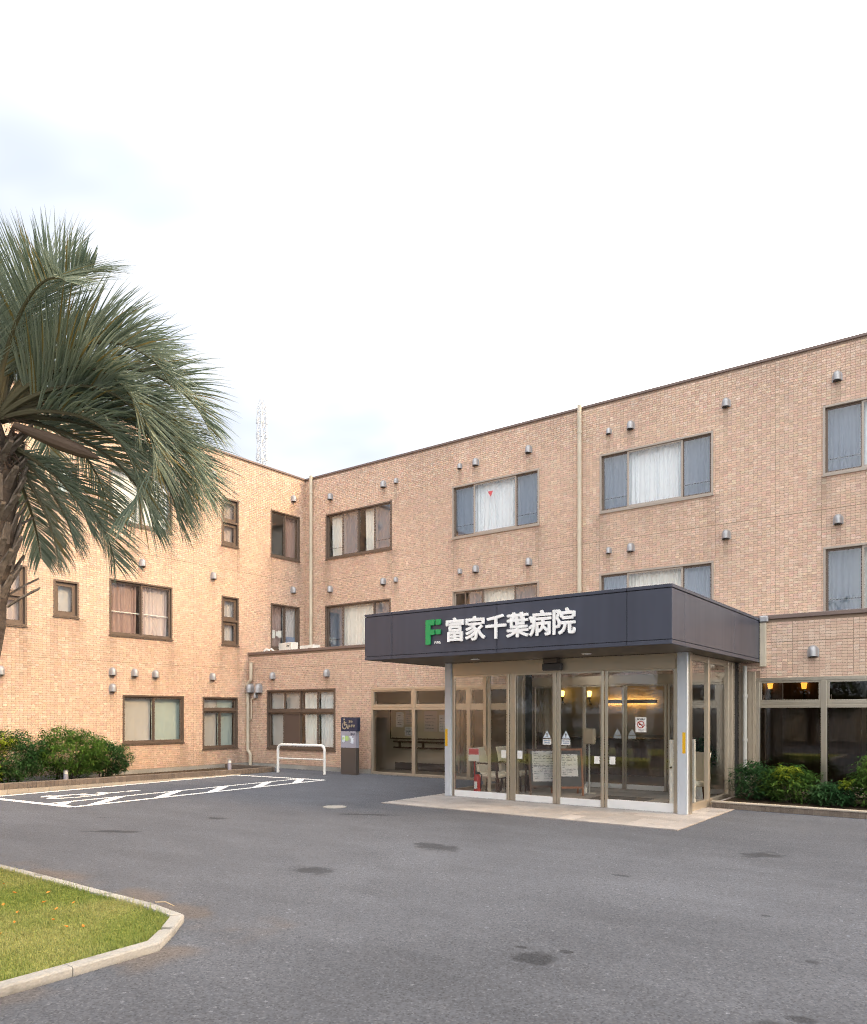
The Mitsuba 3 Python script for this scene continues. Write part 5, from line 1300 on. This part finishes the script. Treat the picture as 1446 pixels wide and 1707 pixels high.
def frond(az, el, L, bend, nl, ll, seed, base=None, roll=0.0, open_=.62, hang=.15, dead=0.0, wid=.0165, start=.18, az_bend=0.0):
    """One feather frond. az/el: direction at the base in degrees (az 0 = towards +x); bend: degrees it turns down along its length."""
    r = np.random.default_rng(seed)
    n = 26
    s = np.linspace(0, 1, n)
    e = np.radians(el - bend * s ** 1.45)
    a = np.radians(az + az_bend * s)
    d = np.stack([np.cos(a) * np.cos(e), np.sin(a) * np.cos(e), np.sin(e)], 1)
    P = np.zeros((n, 3))
    P[0] = CR if base is None else base
    for i in range(1, n):
        P[i] = P[i - 1] + (d[i - 1] + d[i]) / 2 * L / (n - 1)
    side0 = np.stack([-np.sin(a), np.cos(a), 0 * a], 1)
    up0 = np.cross(d, side0) * -1
    up0 *= np.sign((up0[:, 2:] + 1e-9))
    cr_, sr_ = math.cos(math.radians(roll)), math.sin(math.radians(roll))
    side = side0 * cr_ + np.cross(d, side0) * sr_
    upv = np.cross(side, d)
    flip = np.cross(d, side)
    upv = np.where((upv[:, 2:] * 1.0 + 0 * upv) >= 0, upv, flip) if abs(roll) < 60 else upv
    k = num(f'{PALM}__frond')
    rr = .026 * (1 - s) ** .8 + .0035
    put(f'{k}__stalk', MB().tube(P, rr, 6), 'm_stalk', smooth=50)
    ts = np.repeat(np.linspace(start, .995, nl), 2) + r.uniform(-.4, .4, 2 * nl) * .5 / nl
    ts = np.clip(ts, start, 1)
    sg = np.tile([-1.0, 1.0], nl)
    ip = lambda A: np.stack([np.interp(ts, s, A[:, j]) for j in range(3)], 1)
    p, dd, sd, uu = ip(P), ip(d), ip(side), ip(upv)
    f = .55 + .45 * np.sin(np.clip((ts - start) / (1 - start), 0, 1) ** .75 * PI)
    f *= np.where(ts > .9, 1 - (ts - .9) * 2.5, 1)
    ln = ll * f * r.uniform(.85, 1.1, 2 * nl)
    fw = .75 + .75 * ts + r.normal(0, .08, 2 * nl)
    lift = open_ * r.uniform(.3, 1.25, 2 * nl)
    d0 = dd * fw[:, None] + sd * sg[:, None] * .95 + uu * lift[:, None]
    d0 /= np.linalg.norm(d0, axis=1, keepdims=True)
    m = 6
    V = []
    pos = p + sd * (sg * .006)[:, None]
    cur = d0
    W = np.array([.6, 1.0, .95, .7, .38, .05])
    norm = np.cross(cur, sd * sg[:, None])
    norm /= np.linalg.norm(norm, axis=1, keepdims=True) + 1e-9
    hg = hang * r.uniform(.6, 1.5, 2 * nl)
    for j in range(m):
        wv = np.cross(cur, uu * .8 + dd * .45)
        wv /= np.linalg.norm(wv, axis=1, keepdims=True) + 1e-9
        nv = np.cross(wv, cur)
        h = wid * W[j] / 2
        V += [pos - wv * h + nv * h * .45, pos, pos + wv * h + nv * h * .45]
        cur = cur + np.array([0, 0, -1.0]) * (hg * (.10 + .12 * j))[:, None]
        cur /= np.linalg.norm(cur, axis=1, keepdims=True)
        pos = pos + cur * (ln / (m - 1))[:, None]
    V = np.stack(V, 1)  # (2nl, 18, 3)
    q = []
    for j in range(m - 1):
        b = 3 * j
        q += [[b, b + 1, b + 4, b + 3], [b + 1, b + 2, b + 5, b + 4]]
    F = (np.array(q)[None] + (np.arange(2 * nl) * 18)[:, None, None]).reshape(-1, 4)
    cm_ = r.uniform(.85, 1.12)
    g0, g1 = np.array([.15, .205, .155]), np.array([.46, .525, .43])
    cm = np.clip(.45 + r.normal(0, .25, 2 * nl), 0, 1)[:, None]
    C = (g0 * (1 - cm) + g1 * cm) * cm_
    yl = (r.random(2 * nl) < .07)[:, None]
    C = np.where(yl, np.array([.30, .24, .10]), C)
    if dead:
        C = C * (1 - dead) + np.array([.20, .15, .09]) * dead
    put(f'{k}__leaflets', (V.reshape(-1, 3), F), 'm_frond', smooth=True, color=np.repeat(C, 18, 0))


# azimuth of the picture's right is +36.5 degrees, away from the camera +126.5, towards it -53.5
A = 36.5
FR = [  # az - A, el, length, bend, leaflets, leaflet length
    (-4, 58, 2.2, 126, 110, .90, {}), (10, 46, 2.4, 116, 115, .92, {}), (-14, 40, 2.05, 128, 110, .92, {}), (25, 26, 2.4, 104, 110, .90, {}), (4, 28, 2.4, 118, 115, .98, dict(hang=.3)),
    (-2, 14, 2.05, 124, 110, 1.0, dict(hang=.42)), (16, 10, 2.15, 96, 110, .95, dict(hang=.38)), (32, 2, 1.9, 86, 100, .85, dict(hang=.38)), (40, 44, 2.25, 112, 100, .85, {}), (58, 60, 2.15, 105, 100, .85, {}),
    (75, 25, 2.0, 105, 90, .75, {}), (100, 52, 2.1, 115, 90, .75, {}), (130, 70, 2.05, 100, 90, .75, {}), (150, 30, 2.0, 110, 80, .7, {}), (180, 58, 2.1, 112, 85, .7, {}),
    (205, 25, 2.0, 100, 80, .7, {}), (230, 66, 2.05, 105, 90, .75, {}), (-75, 62, 2.0, 105, 90, .75, {}), (-40, 68, 2.0, 105, 95, .8, {}), (-95, 74, 2.0, 85, 90, .75, {}),
    (18, 70, 1.95, 104, 110, .85, {}), (-24, 76, 1.9, 88, 100, .8, {}), (110, 80, 2.0, 70, 90, .75, {}), (190, 82, 2.0, 60, 90, .75, {}), (70, 78, 2.0, 70, 90, .75, {}), (36, 86, 2.0, 40, 90, .8, {}),
    (150, 84, 2.3, 34, 95, .8, {}), (-150, 78, 2.2, 50, 95, .8, {}), (6, 18, 2.3, 108, 115, .95, dict(hang=.35)), (-10, 30, 2.2, 124, 105, .92, dict(hang=.25)),
    (62, -6, 1.8, 72, 80, .7, dict(hang=.3)), (10, -26, 1.25, 50, 70, .62, dict(hang=.4)), (28, -40, 1.2, 40, 60, .58, dict(hang=.4)), (95, -20, 1.5, 55, 70, .6, dict(hang=.3)), (165, -15, 1.5, 60, 60, .55, dict(hang=.3)), (45, -50, 1.25, 35, 60, .5, dict(hang=.4, dead=.4)), (-100, 25, 1.7, 100, 80, .7, {}),
]
for i, (da, el, L, bend, nl, ll, kw) in enumerate(FR):
    b = CR + np.array([.10 * math.cos(math.radians(A + da)), .10 * math.sin(math.radians(A + da)), .02 * math.sin(i) - (.22 if el < 0 else 0)])
    frond(A + da, el, L, bend, nl, ll, 100 + i, base=b, **kw)
# loose brown fibre in the crown
fb = MB()
for i in range(260):
    a, z = pr_.uniform(0, 2 * PI), pr_.uniform(-.62, .12)
    c = CR + np.array([.2 * math.cos(a), .2 * math.sin(a), z])
    dv = np.array([math.cos(a) * pr_.uniform(.1, 1), math.sin(a) * pr_.uniform(.1, 1), pr_.uniform(-.7, .6)]) * pr_.uniform(.08, .26)
    fb.tube([c, c + dv * .6, c + dv + np.array([0, 0, -.04])], [.006, .004, .002], 4, cap=False)
put(f'{PALM}__fibre', fb, 'm_spathe')
# a dry boat-shaped flower sheath sticking out to the right
u = RGT * .93 + np.array([0, 0, -.36])
u /= np.linalg.norm(u)
c0 = CR + np.array([0, 0, -.12]) + FWD * -.12 + RGT * .26
sp = []
for s, w, h in ((.05, .03, .03), (.25, .05, .05), (.55, .085, .07), (.8, .075, .06), (.98, .01, .01)):
    c = c0 + u * s * .95
    nrm = np.cross(u, FWD)
    sp.append([c + FWD * w * math.cos(t) + nrm * h * math.sin(t) for t in np.linspace(0, 2 * PI, 10, endpoint=False)])
mb = MB()
for a_, b_ in zip(sp[:-1], sp[1:]):
    mb.hull(np.vstack([a_, b_]))
put(f'{PALM}__flower_sheath', mb, 'm_spathe')
